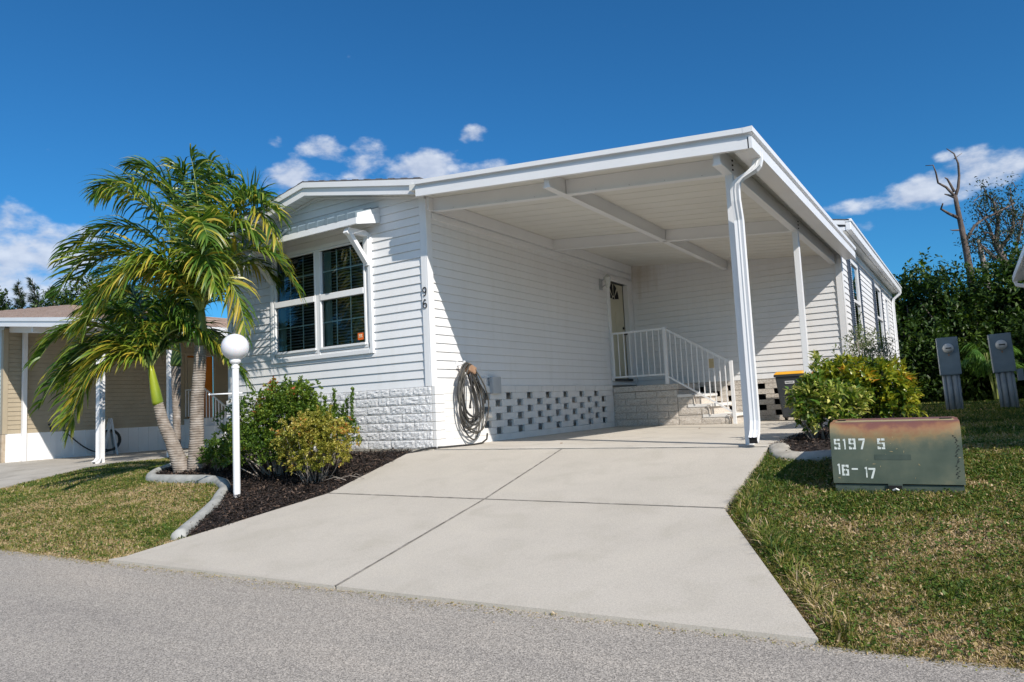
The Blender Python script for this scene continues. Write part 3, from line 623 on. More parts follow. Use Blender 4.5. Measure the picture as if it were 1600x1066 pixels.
# --- front window
win = MB()
def frame(mb, x0, x1, z0, z1, w, y0, y1):
    mb.box((x0, y0, z0), (x0 + w, y1, z1)); mb.box((x1 - w, y0, z0), (x1, y1, z1))
    mb.box((x0 + w, y0, z0), (x1 - w, y1, z0 + w)); mb.box((x0 + w, y0, z1 - w), (x1 - w, y1, z1))
frame(win, WX0 - .02, WX1 + .02, WZ0 - .02, WZ1, .06, -.045, .03)
frame(win, WX0 + .04, WX1 - .04, WZ0 + .04, WZ1 - .06, .035, -.030, .03)
win.box((WX0 + .05, -.030, WZ0 + .06), (WX1 - .05, .03, 1.49)); win.box((-2.145, -.036, WZ0 + .03), (-2.075, .03, WZ1 - .05))
wf = win.build('front_window', 'trim', house, bevel=.004)
for (x0, x1) in ((-2.035, -1.165), (-3.065, -2.185)):
    f = MB()
    frame(f, x0 - .035, x1 + .045 if x1 > -2 else x1 + .04, 1.475, 2.985, .03, -.042, .03)
    f.box((x0 - .005, -.050, 2.205), (x1 + .01, .02, 2.295))                 # meeting rail
    f.box((x0 - .02, -.056, 1.47), (x1 + .03, -.02, 1.505))
    f.build('window_sash', 'trim', wf, bevel=.004)
    g_ = MB(); g_.poly([(x0 - .005, .006, 2.28), (x1 + .01, .006, 2.28), (x1 + .01, .006, 2.96), (x0 - .005, .006, 2.96)])
    g_.poly([(x0 - .005, -.012, 1.50), (x1 + .01, -.012, 1.50), (x1 + .01, -.012, 2.21), (x0 - .005, -.012, 2.21)])
    g_.build('window_pane', 'glass', wf)
    mu = MB()
    for (za, zb, yy) in ((2.29, 2.96, .022), (1.50, 2.21, .004)):
        for t in (1 / 3, 2 / 3): xx = x0 + (x1 - x0) * t; mu.box((xx - .0085, yy - .003, za), (xx + .0085, yy + .003, zb))
        zz = za + (zb - za) * .53; mu.box((x0, yy - .0035, zz - .0085), (x1, yy + .0035, zz + .0085))
    mu.build('muntins', 'muntin', wf)
    bl = MB(); z = 1.53
    while z < 2.96:
        sg = .012
        bl.hexa([(x0, .07, z - sg), (x1, .07, z - sg), (x1, .105, z + sg), (x0, .105, z + sg), (x0, .071, z - sg + .003), (x1, .071, z - sg + .003), (x1, .106, z + sg + .003), (x0, .106, z + sg + .003)]); z += .046
    bl.build('blinds', 'blind', wf)
    cu = MB(); px_ = None
    for i in range(9):
        xa = x0 - .02 + i * .02; yy = .055 + .012 * (i % 2)
        if px_: cu.poly([(px_[0], px_[1], 1.5), (xa, yy, 1.5), (xa, yy, 2.97), (px_[0], px_[1], 2.97)])
        px_ = (xa, yy)
    cu.build('curtain', 'curtain', wf)
ib = MB(); ib.box((WX0, .5, WZ0), (WX1, .52, WZ1)); ib.box((WX0 - .02, .03, WZ0 - .02), (WX0, .5, WZ1)); ib.box((WX1, .03, WZ0), (WX1 + .02, .5, WZ1)); ib.box((WX0, .03, WZ0 - .02), (WX1, .5, WZ0)); ib.box((WX0, .03, WZ1), (WX1, .5, WZ1 + .02))
ib.build('room_recess', 'interior', wf)
st = MB(); st.box((-1.315, -.016, 1.55), (-1.205, -.0135, 1.65)); st.build('window_sticker', 'sticker', wf)
st = MB()
for i, (a, b_, c_, d_) in enumerate(((-1.295, -1.225, 1.585, 1.597), (-1.29, -1.265, 1.605, 1.63), (-1.255, -1.23, 1.605, 1.63))): st.box((a, -.019, c_), (b_, -.0165, d_))
st.build('sticker_print', 'stickerm', wf)

# --- awning over the window
AX0, AX1 = -3.42, -.83
aw = MB()
yF = -.45
aw.hexa([(AX0, yF, 3.155), (AX1, yF, 3.155), (AX1, -.0, 3.33), (AX0, -.0, 3.33), (AX0, yF, 3.235), (AX1, yF, 3.235), (AX1, -.0, 3.405), (AX0, -.0, 3.405)])
aw.box((AX0 - .01, yF - .03, 3.075), (AX1 + .012, yF, 3.165))       # drip fascia
aw.hexa([(AX1 + .0, yF, 3.075), (AX1 + .014, yF, 3.075), (AX1 + .014, -.017, 3.175), (AX1, -.017, 3.175), (AX1, yF, 3.155), (AX1 + .014, yF, 3.155), (AX1 + .014, -.017, 3.33), (AX1, -.017, 3.33)])
aw.hexa([(AX0 - .014, yF, 3.075), (AX0, yF, 3.075), (AX0, -.017, 3.175), (AX0 - .014, -.017, 3.175), (AX0 - .014, yF, 3.155), (AX0, yF, 3.155), (AX0, -.017, 3.33), (AX0 - .014, -.017, 3.33)])
awo = aw.build('window_awning', 'alum', house, bevel=.004)
rb = MB(); n = 13
for i in range(n):
    x0 = AX0 + (AX1 - AX0) * i / n
    rb.hexa([(x0, yF - .034, 3.165), (x0 + .05, yF - .034, 3.165), (x0 + .05, -.02, 3.407), (x0, -.02, 3.407), (x0, yF - .034, 3.252), (x0 + .05, yF - .034, 3.252), (x0 + .05, -.02, 3.43), (x0, -.02, 3.43)])
    rb.hexa([(x0 + .05, yF - .03, 3.165), (x0 + .197, yF - .03, 3.165), (x0 + .197, -.02, 3.407), (x0 + .05, -.02, 3.407), (x0 + .05, yF - .03, 3.238), (x0 + .197, yF - .03, 3.238), (x0 + .197, -.02, 3.412), (x0 + .05, -.02, 3.412)])
rb.build('ribbed_awning_roof', 'meter', awo)
for bx in (-1.06, -3.13):
    b_ = MB(); w2 = .040
    b_.box((bx - w2, -.075, 2.59), (bx + w2, -.03, 3.07))                   # wall leg
    b_.bar((bx, -.075, 3.045), (bx, -.42, 3.035), .078, .075)               # arm
    b_.bar((bx, -.40, 3.02), (bx, -.055, 2.63), .079, .062)                 # strut
    b_.bar((bx, -.44, 3.04), (bx, -.40, 3.02), .082, .10)
    b_.build('awning_bracket', 'trim', house, bevel=.004)

# --- numbers 96
def digit(mb, ch, cx, cz_, h, y, wd=.014):
    r = h * .27; n = 14
    def ring(c0, c1, rx, rz, a0, a1):
        pts = []
        for i in range(n + 1):
            a = a0 + (a1 - a0) * i / n; pts.append((c0 + rx * math.cos(a), y, c1 + rz * math.sin(a)))
        mb.tube(pts, wd / 2, 6)
    s_ = 1 if ch == '9' else -1
    ring(cx, cz_ + s_ * h * .22, r * .9, r, 0, 2 * math.pi)
    pts = []
    for i in range(13):
        a = -i / 12 * 2.15
        pts.append((cx + s_ * r * .9 * math.cos(a), y, cz_ + s_ * (h * .22 + h * .66 * math.sin(a))))
    mb.tube(pts, wd / 2, 6)
mb = MB(); digit(mb, '9', -.036, 2.085, .122, -.036); digit(mb, '6', -.036, 1.925, .122, -.036)
hn = mb.build('house_number', 'black', house); hn['label'] = 'black house number 96 down the corner trim'

# --- door
dr = MB(); dr.box((-.11, 5.60, .95), (-.07, 6.555, 2.93)); door = dr.build('door', 'doorpaint', house)
fr = MB()
fr.box((.0, 5.60, .90), (.045, 5.675, 3.04)); fr.box((.0, 6.57, .90), (.045, 6.80, 3.04)); fr.box((.0, 5.675, 2.94), (.045, 6.57, 3.04))
fr.box((-.11, 6.562, .92), (.0, 6.57, 2.94)); fr.build('door_casing', 'trim', door, bevel=.004)
dk = MB(); dk.box((-.105, 6.555, .93), (-.06, 6.562, 2.94)); dk.box((-.105, 5.66, 2.93), (-.06, 6.56, 2.94)); dk.box((-.11, 5.675, .90), (.05, 6.57, .945)); dk.build('door_gasket', 'black', door)
fl = MB(); cy, cz2, rr = 6.07, 2.60, .27
for k in range(4):
    a0, a1 = k * math.pi / 4 + .09, (k + 1) * math.pi / 4 - .09; pts = []
    for i in range(5): a = a0 + (a1 - a0) * i / 4; pts.append((-.066, cy + rr * math.cos(a), cz2 + rr * 1.2 * math.sin(a)))
    for i in range(5): a = a1 + (a0 - a1) * i / 4; pts.append((-.066, cy + .07 * math.cos(a), cz2 + .08 * math.sin(a)))
    fl.poly(pts)
fl.poly([(-.066, cy + .05 * math.cos(a), cz2 + .05 * math.sin(a)) for a in np.linspace(0, math.pi, 7)])
fl.build('fanlight', 'dark', door)
pn = MB()
for (ya, yb, za, zb) in ((5.70, 6.02, 1.1, 2.35), (6.12, 6.44, 1.1, 2.35)): pn.box((-.07, ya, za), (-.062, yb, zb))
pn.build('door_panel', 'doorpaint', door, bevel=.006)
hd = MB(); hd.lathe([(0, 0), (.03, 0), (.03, .02), (.012, .03), (.012, .05), (.028, .06), (.028, .085), (0, .095)], 12); hd.v = [(-.068 + z, 6.47 + x, 1.90 + y) for x, y, z in hd.v]; hd.build('door_handle', 'black', door)
hd = MB(); hd.lathe([(0, 0), (.028, 0), (.028, .02), (0, .03)], 12); hd.v = [(-.068 + z, 6.47 + x, 2.02 + y) for x, y, z in hd.v]; hd.build('door_lock', 'black', door)
# wall lantern
ln = MB(); ln.box((.014, 5.26, 2.70), (.03, 5.38, 2.92)); ln.bar((.03, 5.32, 2.88), (.17, 5.32, 2.93), .02, .02); ln.bar((.03, 5.32, 2.74), (.12, 5.32, 2.79), .02, .02)
lan = ln.build('wall_lantern', 'greybox', house)
lg = MB(); lg.lathe([(.0, .14), (.03, .12), (.085, .06), (.075, .05), (.05, -.10), (.04, -.12), (.0, -.14)], 8, (.17, 5.32, 2.86)); lg.build('lantern_shade', 'steel', lan)

# --- rear block roof (eave along the right)
mb = MB()
EX = 4.44; rs = .195; y0r, y1r = 6.45, 17.2
zE = 3.40
mb.hexa([(PX, y0r, zE + (EX - PX) * rs), (EX - .05, y0r, zE), (EX - .05, y1r, zE), (PX, y1r, zE + (EX - PX) * rs), (PX, y0r, zE + (EX - PX) * rs + .1), (EX - .05, y0r, zE + .1), (EX - .05, y1r, zE + .1), (PX, y1r, zE + (EX - PX) * rs + .1)])
mb.build('rear_roof', 'alum', house)
mb = MB(); mb.hexa([(PX, y0r - .02, zE + (EX - PX) * rs + .102), (EX - .02, y0r - .02, zE + .11), (EX - .02, y1r, zE + .11), (PX, y1r, zE + (EX - PX) * rs + .102), (PX, y0r - .02, zE + (EX - PX) * rs + .13), (EX - .02, y0r - .02, zE + .135), (EX - .02, y1r, zE + .135), (PX, y1r, zE + (EX - PX) * rs + .13)])
mb.build('rear_shingles', 'shingle', house)
mb = MB(); mb.box((EX - .09, y0r - .01, 3.34), (EX, y1r, 3.49)); mb.box((EX - .09, y0r - .02, 3.49), (EX + .02, y1r, 3.545)); mb.build('rear_gutter', 'alum', house, bevel=.012)
mb = MB(); mb.box((4.0, y0r, 3.33), (EX - .09, y1r, 3.345)); mb.box((4.155, D, 3.18), (4.205, 16.9, 3.33)); mb.build('rear_soffit', 'soffit', house)
mb = MB()   # rear rake fascia
for (yy, b0, b1) in ((y0r + .0, -.09, .03), (y0r - .025, .03, .11)):
    mb.hexa([(0.0, yy, zE + EX * rs + b0), (EX - .09, yy, zE + b0 + .02), (EX - .09, y0r + .03, zE + b0 + .02), (0, y0r + .03, zE + EX * rs + b0), (0.0, yy, zE + EX * rs + b1), (EX - .09, yy, zE + b1 + .01), (EX - .09, y0r + .03, zE + b1 + .01), (0, y0r + .03, zE + EX * rs + b1)])
mb.build('rear_rake_fascia', 'alum', house)
mb = MB(); mb.poly([(0, D + .05, 3.4), (4.1, D + .05, 3.4), (0, D + .05, 4.15)]); mb.build('rear_gable_infill', 'siding', house)
for (y0, y1, z0, z1) in WINS:
    w = MB(); X = 4.155
    for (a, b_, c_, d_) in ((y0, y0 + .06, z0, z1), (y1 - .07, y1, z0, z1), (y0 + .06, y1 - .07, z0, z0 + .06), (y0 + .06, y1 - .07, z1 - .07, z1)): w.box((X - .03, a, c_), (X + .04, b_, d_))
    zm = (z0 + z1) / 2; 
    if z1 - z0 > 1.2: w.box((X - .01, y0 + .06, zm - .03), (X + .045, y1 - .07, zm + .03))
    wo = w.build('side_window', 'trim', house, bevel=.004)
    p = MB(); p.poly([(X + .01, y0 + .05, z0 + .05), (X + .01, y1 - .05, z0 + .05), (X + .01, y1 - .05, z1 - .05), (X + .01, y0 + .05, z1 - .05)]); p.build('window_pane', 'glass', wo)
    p = MB(); p.box((X - .22, y0, z0), (X - .2, y1, z1)); p.build('window_backing', 'interior', wo)
    mu = MB()
    for t in (1 / 3, 2 / 3): mu.box((X - .006, y0 + (y1 - y0) * t - .008, zm), (X, y0 + (y1 - y0) * t + .008, z1 - .06))
    mu.box((X - .007, y0 + .06, (zm + z1) / 2 - .01), (X - .001, y1 - .06, (zm + z1) / 2 + .01)); mu.build('muntins', 'muntin', wo)
    if z0 < 1.5:
        for (a, b_) in ((y0 - .33, y0 - .005), (y1 + .005, y1 + .30)):
            s = MB(); s.box((X + .014, a, z0 - .02), (X + .04, b_, z1 + .02))
            zz = z0 + .05
            while zz < z1 - .08: s.hexa([(X + .03, a + .03, zz), (X + .052, a + .03, zz), (X + .052, b_ - .03, zz), (X + .03, b_ - .03, zz), (X + .03, a + .03, zz + .035), (X + .042, a + .03, zz + .035), (X + .042, b_ - .03, zz + .035), (X + .03, b_ - .03, zz + .035)]); zz += .045
            s.build('shutter', 'shutter', wo)
def downspout(mb, pts, w=.078, d=.078, up=(0, 1, 0)):
    for a, b_ in zip(pts, pts[1:]): mb.bar(a, b_, w, d, up)
def ribbed_pipe(mb, pts, w, d, side):
    """rectangular pipe swept through points, side = vector across its width"""
    S = Vector(side).normalized(); rings = []
    for i, p in enumerate(pts):
        p = Vector(p); t = (Vector(pts[min(i + 1, len(pts) - 1)]) - Vector(pts[max(i - 1, 0)])).normalized(); u = S.cross(t).normalized()
        ring = []
        for (a, b_) in ((-1, -1), (-.33, -.86), (0, -1), (.33, -.86), (1, -1), (.88, 0), (1, 1), (.33, .86), (0, 1), (-.33, .86), (-1, 1), (-.88, 0)):
            ring.append(p + S * (a * w / 2) + u * (b_ * d / 2))
        rings.append(ring)
    n = 12; vs = [v for r in rings for v in r]; fs = []
    for i in range(len(rings) - 1):
        for k in range(n): a = i * n + k; b_ = i * n + (k + 1) % n; fs.append((a, b_, b_ + n, a + n))
    mb.add(vs, fs)
mb = MB(); ribbed_pipe(mb, [(4.42, 16.75, 3.36), (4.40, 16.75, 3.28), (4.25, 16.75, 3.16), (4.215, 16.75, 3.05), (4.215, 16.75, .1)], .09, .075, (0, 1, 0)); mb.build('rear_downspout', 'alum', house)

# ================================================================== CARPORT (part of the house)
def rzc(x): return 3.385 - .0915 * x        # underside
CX0, CX1, CY0, CY1 = .03, 4.38, -.40, D + .02
def rzf(x, y): return rzc(x)
cp = MB()
n = 15
cp.hexa([(CX0, CY0 + .05, rzc(CX0)), (CX1, CY0 + .05, rzc(CX1)), (CX1, CY1, rzc(CX1) + .0), (CX0, CY1, rzc(CX0)), (CX0, CY0 + .05, rzc(CX0) + .085), (CX1, CY0 + .05, rzc(CX1) + .085), (CX1, CY1, rzc(CX1) + .085), (CX0, CY1, rzc(CX0) + .085)])
carport = cp.build('carport', 'soffit', house); carport['label'] = 'white aluminium carport roof on posts beside the side wall'
pans = MB()     # pan seams under the roof
y = CY0 + .2
while y < CY1 - .1:
    pans.hexa([(CX0 + .02, y, rzc(CX0 + .02) - .004), (CX1 - .1, y, rzc(CX1 - .1) - .004), (CX1 - .1, y + .02, rzc(CX1 - .1) - .004), (CX0 + .02, y + .02, rzc(CX0 + .02) - .004), (CX0 + .02, y, rzc(CX0 + .02) - .001), (CX1 - .1, y, rzc(CX1 - .1) - .001), (CX1 - .1, y + .02, rzc(CX1 - .1) - .001), (CX0 + .02, y + .02, rzc(CX0 + .02) - .001)]); y += .305
pans.build('pan_seams', 'soffit', carport)
def fascia_run(mb, P, z0, z1, o, side):
    pass
fa = MB()
# front fascia (along X), lower band and proud upper band
def bandX(xa, xb, y0, y1, b0, b1): fa.hexa([(xa, y0, rzc(xa) + b0), (xb, y0, rzc(xb) + b0), (xb, y1, rzc(xb) + b0), (xa, y1, rzc(xa) + b0), (xa, y0, rzc(xa) + b1), (xb, y0, rzc(xb) + b1), (xb, y1, rzc(xb) + b1), (xa, y1, rzc(xa) + b1)])
bandX(.175, CX1 + .012, CY0 - .0, CY0 + .05, -.10, .015)
bandX(.175, CX1 + .012, CY0 + .018, CY0 + .05, .015, .052)
bandX(.175, CX1 + .05, CY0 - .03, CY0 + .05, .052, .105)
fa.build('front_fascia', 'alum', carport)
fa = MB(); zr = rzc(CX1)
fa.box((CX1, CY0 - .0, zr - .10), (CX1 + .012 + .03, CY1, zr + .015)); fa.box((CX1 - .03, CY0 + .02, zr + .015), (CX1 + .022, CY1, zr + .052)); fa.box((CX1 - .03, CY0 - .032, zr + .052), (CX1 + .062, CY1, zr + .106))
fa.box((CX1 - .13, CY0 + .05, zr - .10), (CX1, CY1, zr - .085)); fa.box((CX1 - .14, CY0 + .05, zr - .10), (CX1 - .128, CY1, zr + .0))
fa.build('gutter', 'alum', carport)
def beamX(x0, x1, y, d=.18, w=.07, name='cross_beam'):
    b_ = MB(); hexa = []
    for (ya, yb, za, zb) in ((y, y + w, -d, -.002), (y - .012, y + w + .012, -d - .006, -d + .012)):
        b_.hexa([(x0, ya, rzc(x0) + za), (x1, ya, rzc(x1) + za), (x1, yb, rzc(x1) + za), (x0, yb, rzc(x0) + za), (x0, ya, rzc(x0) + zb), (x1, ya, rzc(x1) + zb), (x1, yb, rzc(x1) + zb), (x0, yb, rzc(x0) + zb)])
    return b_.build(name, 'alum', carport)
def beamY(x, y0, y1, d=.185, w=.07, name='long_beam'):
    b_ = MB(); z = rzc(x); b_.box((x, y0, z - d), (x + w, y1, z - .004)); b_.box((x - .010, y0 - .002, z - d - .006), (x + w + .010, y1, z - d + .012)); b_.box((x + .005, y0 - .002, z - d + .013), (x + w - .005, y0, z - .01)); return b_.build(name, 'alum', carport)
beamX(.05, 2.03, .10); beamX(2.112, 4.0, .10); beamX(.06, 2.03, 3.42); beamX(2.112, 4.0, 3.42)
beamY(2.035, -.30, 3.415); beamY(2.035, 3.50, D - .05); beamY(4.01, -.30, D - .05, .19)
for x, y in ((4.088, .10), (4.088, 3.46)):
    for k in range(3):
        bt = MB(); bt.box((x, y - .01, rzc(4.01) - .06 - k * .05), (x + .012, y + .012, rzc(4.01) - .046 - k * .05)); bt.build('bolt', 'black', carport)
for i in range(9):
    bt = MB(); bt.box((.4 + i * .42, .095, rzc(.4 + i * .42) - .17), (.408 + i * .42, .1, rzc(.4 + i * .42) - .162)); bt.build('screw', 'black', carport)
wh = MB(); wh.box((.004, .0, 3.20), (.06, D - .03, 3.375)); wh.build('wall_hanger', 'alum', carport)
for (x, y) in ((4.045, .135), (4.045, 3.455)):
    p = MB(); p.box((x - .04, y - .04, -.10), (x + .04, y + .04, rzc(x) - .185)); po = p.build('post', 'alum', carport, bevel=.004)
    p = MB(); p.box((x - .052, y - .045, -.05), (x + .052, y + .045, -.03)); p.build('post_foot', 'alum', po)
ds = MB()
top = [(4.395, .04, 2.93), (4.393, .03, 2.87), (4.37, .00, 2.80), (4.33, -.02, 2.755), (4.27, -.035, 2.72), (4.205, -.045, 2.69), (4.155, -.05, 2.65), (4.135, -.05, 2.58), (4.135, -.03, 2.4), (4.135, .02, 1.8), (4.135, .06, .33), (4.135, .06, .20), (4.135, .03, .13), (4.138, -.03, .07), (4.142, -.10, .045)]
ribbed_pipe(ds, top, .092, .075, (0, 1, 0) if False else (.3, .95, 0))
ds2 = MB(); 
ribbed_pipe(ds2, [(4.385, -.03, 2.94), (4.385, -.035, 2.86), (4.368, -.045, 2.80), (4.33, -.055, 2.76), (4.28, -.06, 2.735), (4.20, -.065, 2.70), (4.155, -.065, 2.66), (4.14, -.05, 2.60), (4.135, -.03, 2.5), (4.135, .035, 2.2)][:9] + [(4.135, .03, 2.3), (4.135, .04, .36), (4.135, .035, .24), (4.135, .0, .14), (4.137, -.05, .085), (4.14, -.11, .055)], .085, .072, (0, .0, 1) if False else (1, 0, 0))
dso = ds2.build('downspout', 'alum', carport)
dc = MB()
for k in range(6):
    t = k / 5; dc.bar((4.375 - .05 * t - .012, -.085 - .012 * t, 2.83 - .06 * t), (4.375 - .05 * t + .04, -.085 - .012 * t, 2.845 - .06 * t), .006, .008)
dm = MB(); dm.poly([(4.102, -.111, .025), (4.178, -.111, .025), (4.178, -.113, .085), (4.102, -.113, .085)]); dm.build('downspout_mouth', 'dark', dso)

# fixed little things on the side wall
b_ = MB(); b_.box((.045, 1.27, .70), (.11, 1.49, .945)); b_.build('utility_box', 'greybox', house, bevel=.006)
b_ = MB(); b_.box((.014, 1.02, .76), (.05, 1.20, .93)); b_.build('small_cover', 'stones', house, bevel=.006)
b_ = MB(); b_.tube([(.014, .90, .86), (.10, .90, .86), (.13, .90, .84), (.14, .90, .80)], .018, 8); b_.lathe([(0, 0), (.035, 0), (.035, .012), (0, .012)], 10, (.08, .90, .90)); b_.tube([(.08, .9, .86), (.08, .9, .905)], .008, 6); b_.build('faucet', 'black', house)
b_ = MB(); b_.tube([(.08, .97, .84), (.10, 1.02, .78), (.085, 1.08, .74), (.07, 1.12, .70), (.06, 1.13, .62), (.055, 1.13, .56)], .008, 6); b_.build('faucet_pipe', 'black', house)
b_ = MB(); b_.lathe([(0, 0), (.045, 0), (.045, .10), (0, .10)], 14); b_.v = [(.05 + z, 1.18 + x, .40 + y) for x, y, z in b_.v]; b_.build('pipe_stub', 'stones', house)
b_ = MB(); b_.box((.014, .52, 1.06), (.03, .56, 1.16)); b_.bar((.03, .54, 1.10), (.15, .54, 1.12), .03, .012); b_.bar((.15, .54, 1.12), (.15, .54, 1.16), .03, .012)
b_.build('hose_hook', 'trim', house)

# ================================================================== entry steps
stp = thing('entry_steps', 'entry landing of cream split block with three steps below the cream door', 'steps', (0, 5.54, 0))
def P(o, x, y, z): return (x, y, z)
mb = MB(); sd = 2000
def wallblocks(x0, x1, z0, z1, y):
    global sd
    nrow = max(1, round((z1 - z0) / .128)); h = (z1 - z0) / nrow
    for k in range(nrow):
        u = x0; first = True
        while u < x1 - .02:
            v = min(x1, u + (.43 if not (first and k % 2) else .215)); first = False
            if x1 - v < .06: v = x1
            split_block(mb, u, v, z0 + k * h, z0 + (k + 1) * h, y, .006, 8 if v - u > .25 else 4, 4, sd); sd += 1; u = v
wallblocks(.085, 1.35, .0, .66, 0); 
mb.box((.085, .02, -.03), (1.35, 1.28, .655))
mb.box((.03, .01, -.03), (.09, 1.28, .66)); mb.build('landing_blocks', 'stonec', stp)
mb = MB(); mb.box((.06, -.02, .665), (1.37, 1.28, .775)); mb.build('landing_cap', 'stonec', stp, bevel=.008)
for i, (xa, xb, zt) in enumerate(((1.352, 1.72, .57), (1.352, 1.99, .375), (1.352, 2.36, .18))):
    x0 = (1.352, 1.56, 1.83)[i]
    zb = (.375, .18, 0)[i]
    mb = MB(); wallblocks(1.354, xb - .05, zb, zt - .055, 0); mb.box((1.354, .02, zb - .02), (xb - .05, 1.28, zt - .056)); mb.box((1.353, .003, zt - .06), (x0 + .0, 1.27, zt - .004))
    so = mb.build('step', 'stonec', stp)
    mb = MB(); mb.box((x0 - .02 if i else x0, -.012, zt - .055), (xb, 1.28, zt)); mb.build('tread', 'stones', so, bevel=.006)
rl = MB()
rl.bar((.10, -.0, 1.83), (1.17, -.0, 1.83), .04, .035); rl.bar((.10, 0, .965), (1.17, 0, .965), .035, .03)
rl.bar((1.18, 0, .78), (1.18, 0, 1.86), .058, .058); rl.bar((.10, 0, .965), (.10, 0, 1.83), .03, .03)
for i in range(1, 9): x = .10 + i * .12; rl.bar((x, 0, .965), (x, 0, 1.83), .015, .015)
rl.bar((1.18, 0, 1.83), (2.38, 0, 1.10), .04, .035); rl.bar((1.18, 0, .93), (2.38, 0, .20), .035, .03)
rl.bar((2.39, 0, -.03), (2.39, 0, 1.13), .055, .055)
for i in range(1, 12): t = i / 12; x = 1.18 + 1.2 * t; rl.bar((x, 0, .93 - .73 * t), (x, 0, 1.83 - .73 * t), .015, .015)
ro = rl.build('railing', 'alum', stp)
mb = MB(); mb.box((2.0, -.03, 1.02), (2.09, -.022, 1.19)); mb.build('railing_tag', 'tanpaper', ro)
mb = MB()
for (x, z) in ((1.70, .46), (1.97, .26), (2.33, .08)): mb.tube([(x - .06, -.03, z + .09), (x - .01, -.035, z + .085), (x + .01, -.035, z + .04), (x + .01, -.03, z - .08)], .008, 6)
mb.build('step_edge_rods', 'twig', stp)

# ================================================================== hose
def hose_obj():
    root = thing('garden_hose', 'weathered grey garden hose coiled over a hook by the front corner of the white wall', 'hose', (.16, .53, 0))
    r = random.Random(5)
    for k in range(11):
        pts = []; w = .135 + .02 * k * .6 + r.uniform(-.02, .045); top = 1.13 - r.uniform(0, .03); bot = .07 + r.uniform(0, .30) + (.0 if k < 6 else .10)
        yc = r.uniform(-.03, .07); skew = .10 + r.uniform(-.03, .05); xo = -.035 + .012 * k + r.uniform(-.008, .008)
        for i in range(41):
            a = 2 * math.pi * i / 40; s = math.sin(a); c = math.cos(a)
            z = (top + bot) / 2 + (top - bot) / 2 * c
            wid = w * (1.0 + .35 * (1 - (z - bot) / (top - bot)) - .38 * ((z - bot) / (top - bot)) ** 2)
            y = yc + wid * s * 1.0 + skew * (1 - (z - bot) / (top - bot)) * .9 - .02
            pts.append((xo + .02 * math.sin(3 * a + k), y, z))
        mb = MB(); mb.tube(pts, .0108, 7, cap=False); mb.build('hose_loop', 'hose' if k % 3 else 'hosedark', root, smooth=True)
    mb = MB(); mb.tube([(.03, .05, 1.1), (.06, .06, .9), (.06, .03, .62), (.05, .02, .55)], .012, 7); mb.tube([(.05, .02, .55), (.05, .02, .50)], .016, 8); mb.build('hose_end', 'hosedark', root, smooth=True)
    mb = MB()
    pts = [(.05, .40, .14), (.05, .38, .06), (.06, .25, .016), (.10, .0, .012), (.06, -.25, .015), (.0, -.5, .016), (-.18, -.62, .012), (-.32, -.68, -.02), (-.5, -.80, -.07), (-.62, -.86, -.10)]
    P2 = []
    for i in range(len(pts) - 1):
        for t in (0, .33, .66): P2.append(tuple(a + (b_ - a) * t for a, b_ in zip(pts[i], pts[i + 1])))
    mb.tube(P2 + [pts[-1]], .0125, 7); mb.build('hose_tail', 'hosedark', root, smooth=True)
    mb = MB(); mb.hexa([(-.06, -.01, 1.04), (.08, -.01, 1.02), (.08, .15, .96), (-.06, .15, .97), (-.06, .02, 1.135), (.08, .02, 1.13), (.08, .19, 1.06), (-.06, .19, 1.06)]); mb.build('hose_strap', 'leather', root, bevel=.02)
hose_obj()

# ================================================================== recycling bin
bn = thing('recycling_bin', 'charcoal wheeled recycling bin with yellow lid against the rear carport wall', 'bin', (3.25, 6.30, 0), 0)
mb = MB(); z0 = .0; mb.hexa([(-.17, -.18, .06), (.17, -.18, .06), (.17, .22, .06), (-.17, .22, .06), (-.235, -.24, .80), (.235, -.24, .80), (.235, .27, .80), (-.235, .27, .80)]); 
mb.build('bin_body', 'binp', bn, bevel=.02)
mb = MB(); mb.box((-.255, -.26, .79), (.255, .29, .835)); mb.build('bin_rim', 'binp', bn, bevel=.01)
mb = MB(); mb.hexa([(-.26, -.27, .835), (.26, -.27, .835), (.26, .30, .845), (-.26, .30, .845), (-.22, -.20, .885), (.22, -.20, .885), (.22, .26, .90), (-.22, .26, .90)]); mb.build('bin_lid', 'yellow', bn, bevel=.012)
mb = MB(); mb.box((-.07, -.237, .665), (.09, -.222, .715)); mb.v = [(x, y + (.715 - .7) * 0 - .0, z) for x, y, z in mb.v]; mb.build('bin_label', 'paper', bn)
mb = MB()
for i in range(6): mb.box((-.055 + i * .022, -.2385, .680), (-.042 + i * .022, -.2365, .70))
mb.build('label_print', 'black', bn)
mb = MB(); mb.box((-.06, -.226, .42), (.11, -.20, .56)); mb.build('bin_panel', 'dark', bn)
for sx in (-1, 1):
    mb = MB(); mb.lathe([(0, 0), (.09, 0), (.09, .04), (0, .04)], 16); mb.v = [(sx * .19 + z - .02, .22 + x, .09 + y) for x, y, z in mb.v]; mb.build('wheel', 'black', bn)

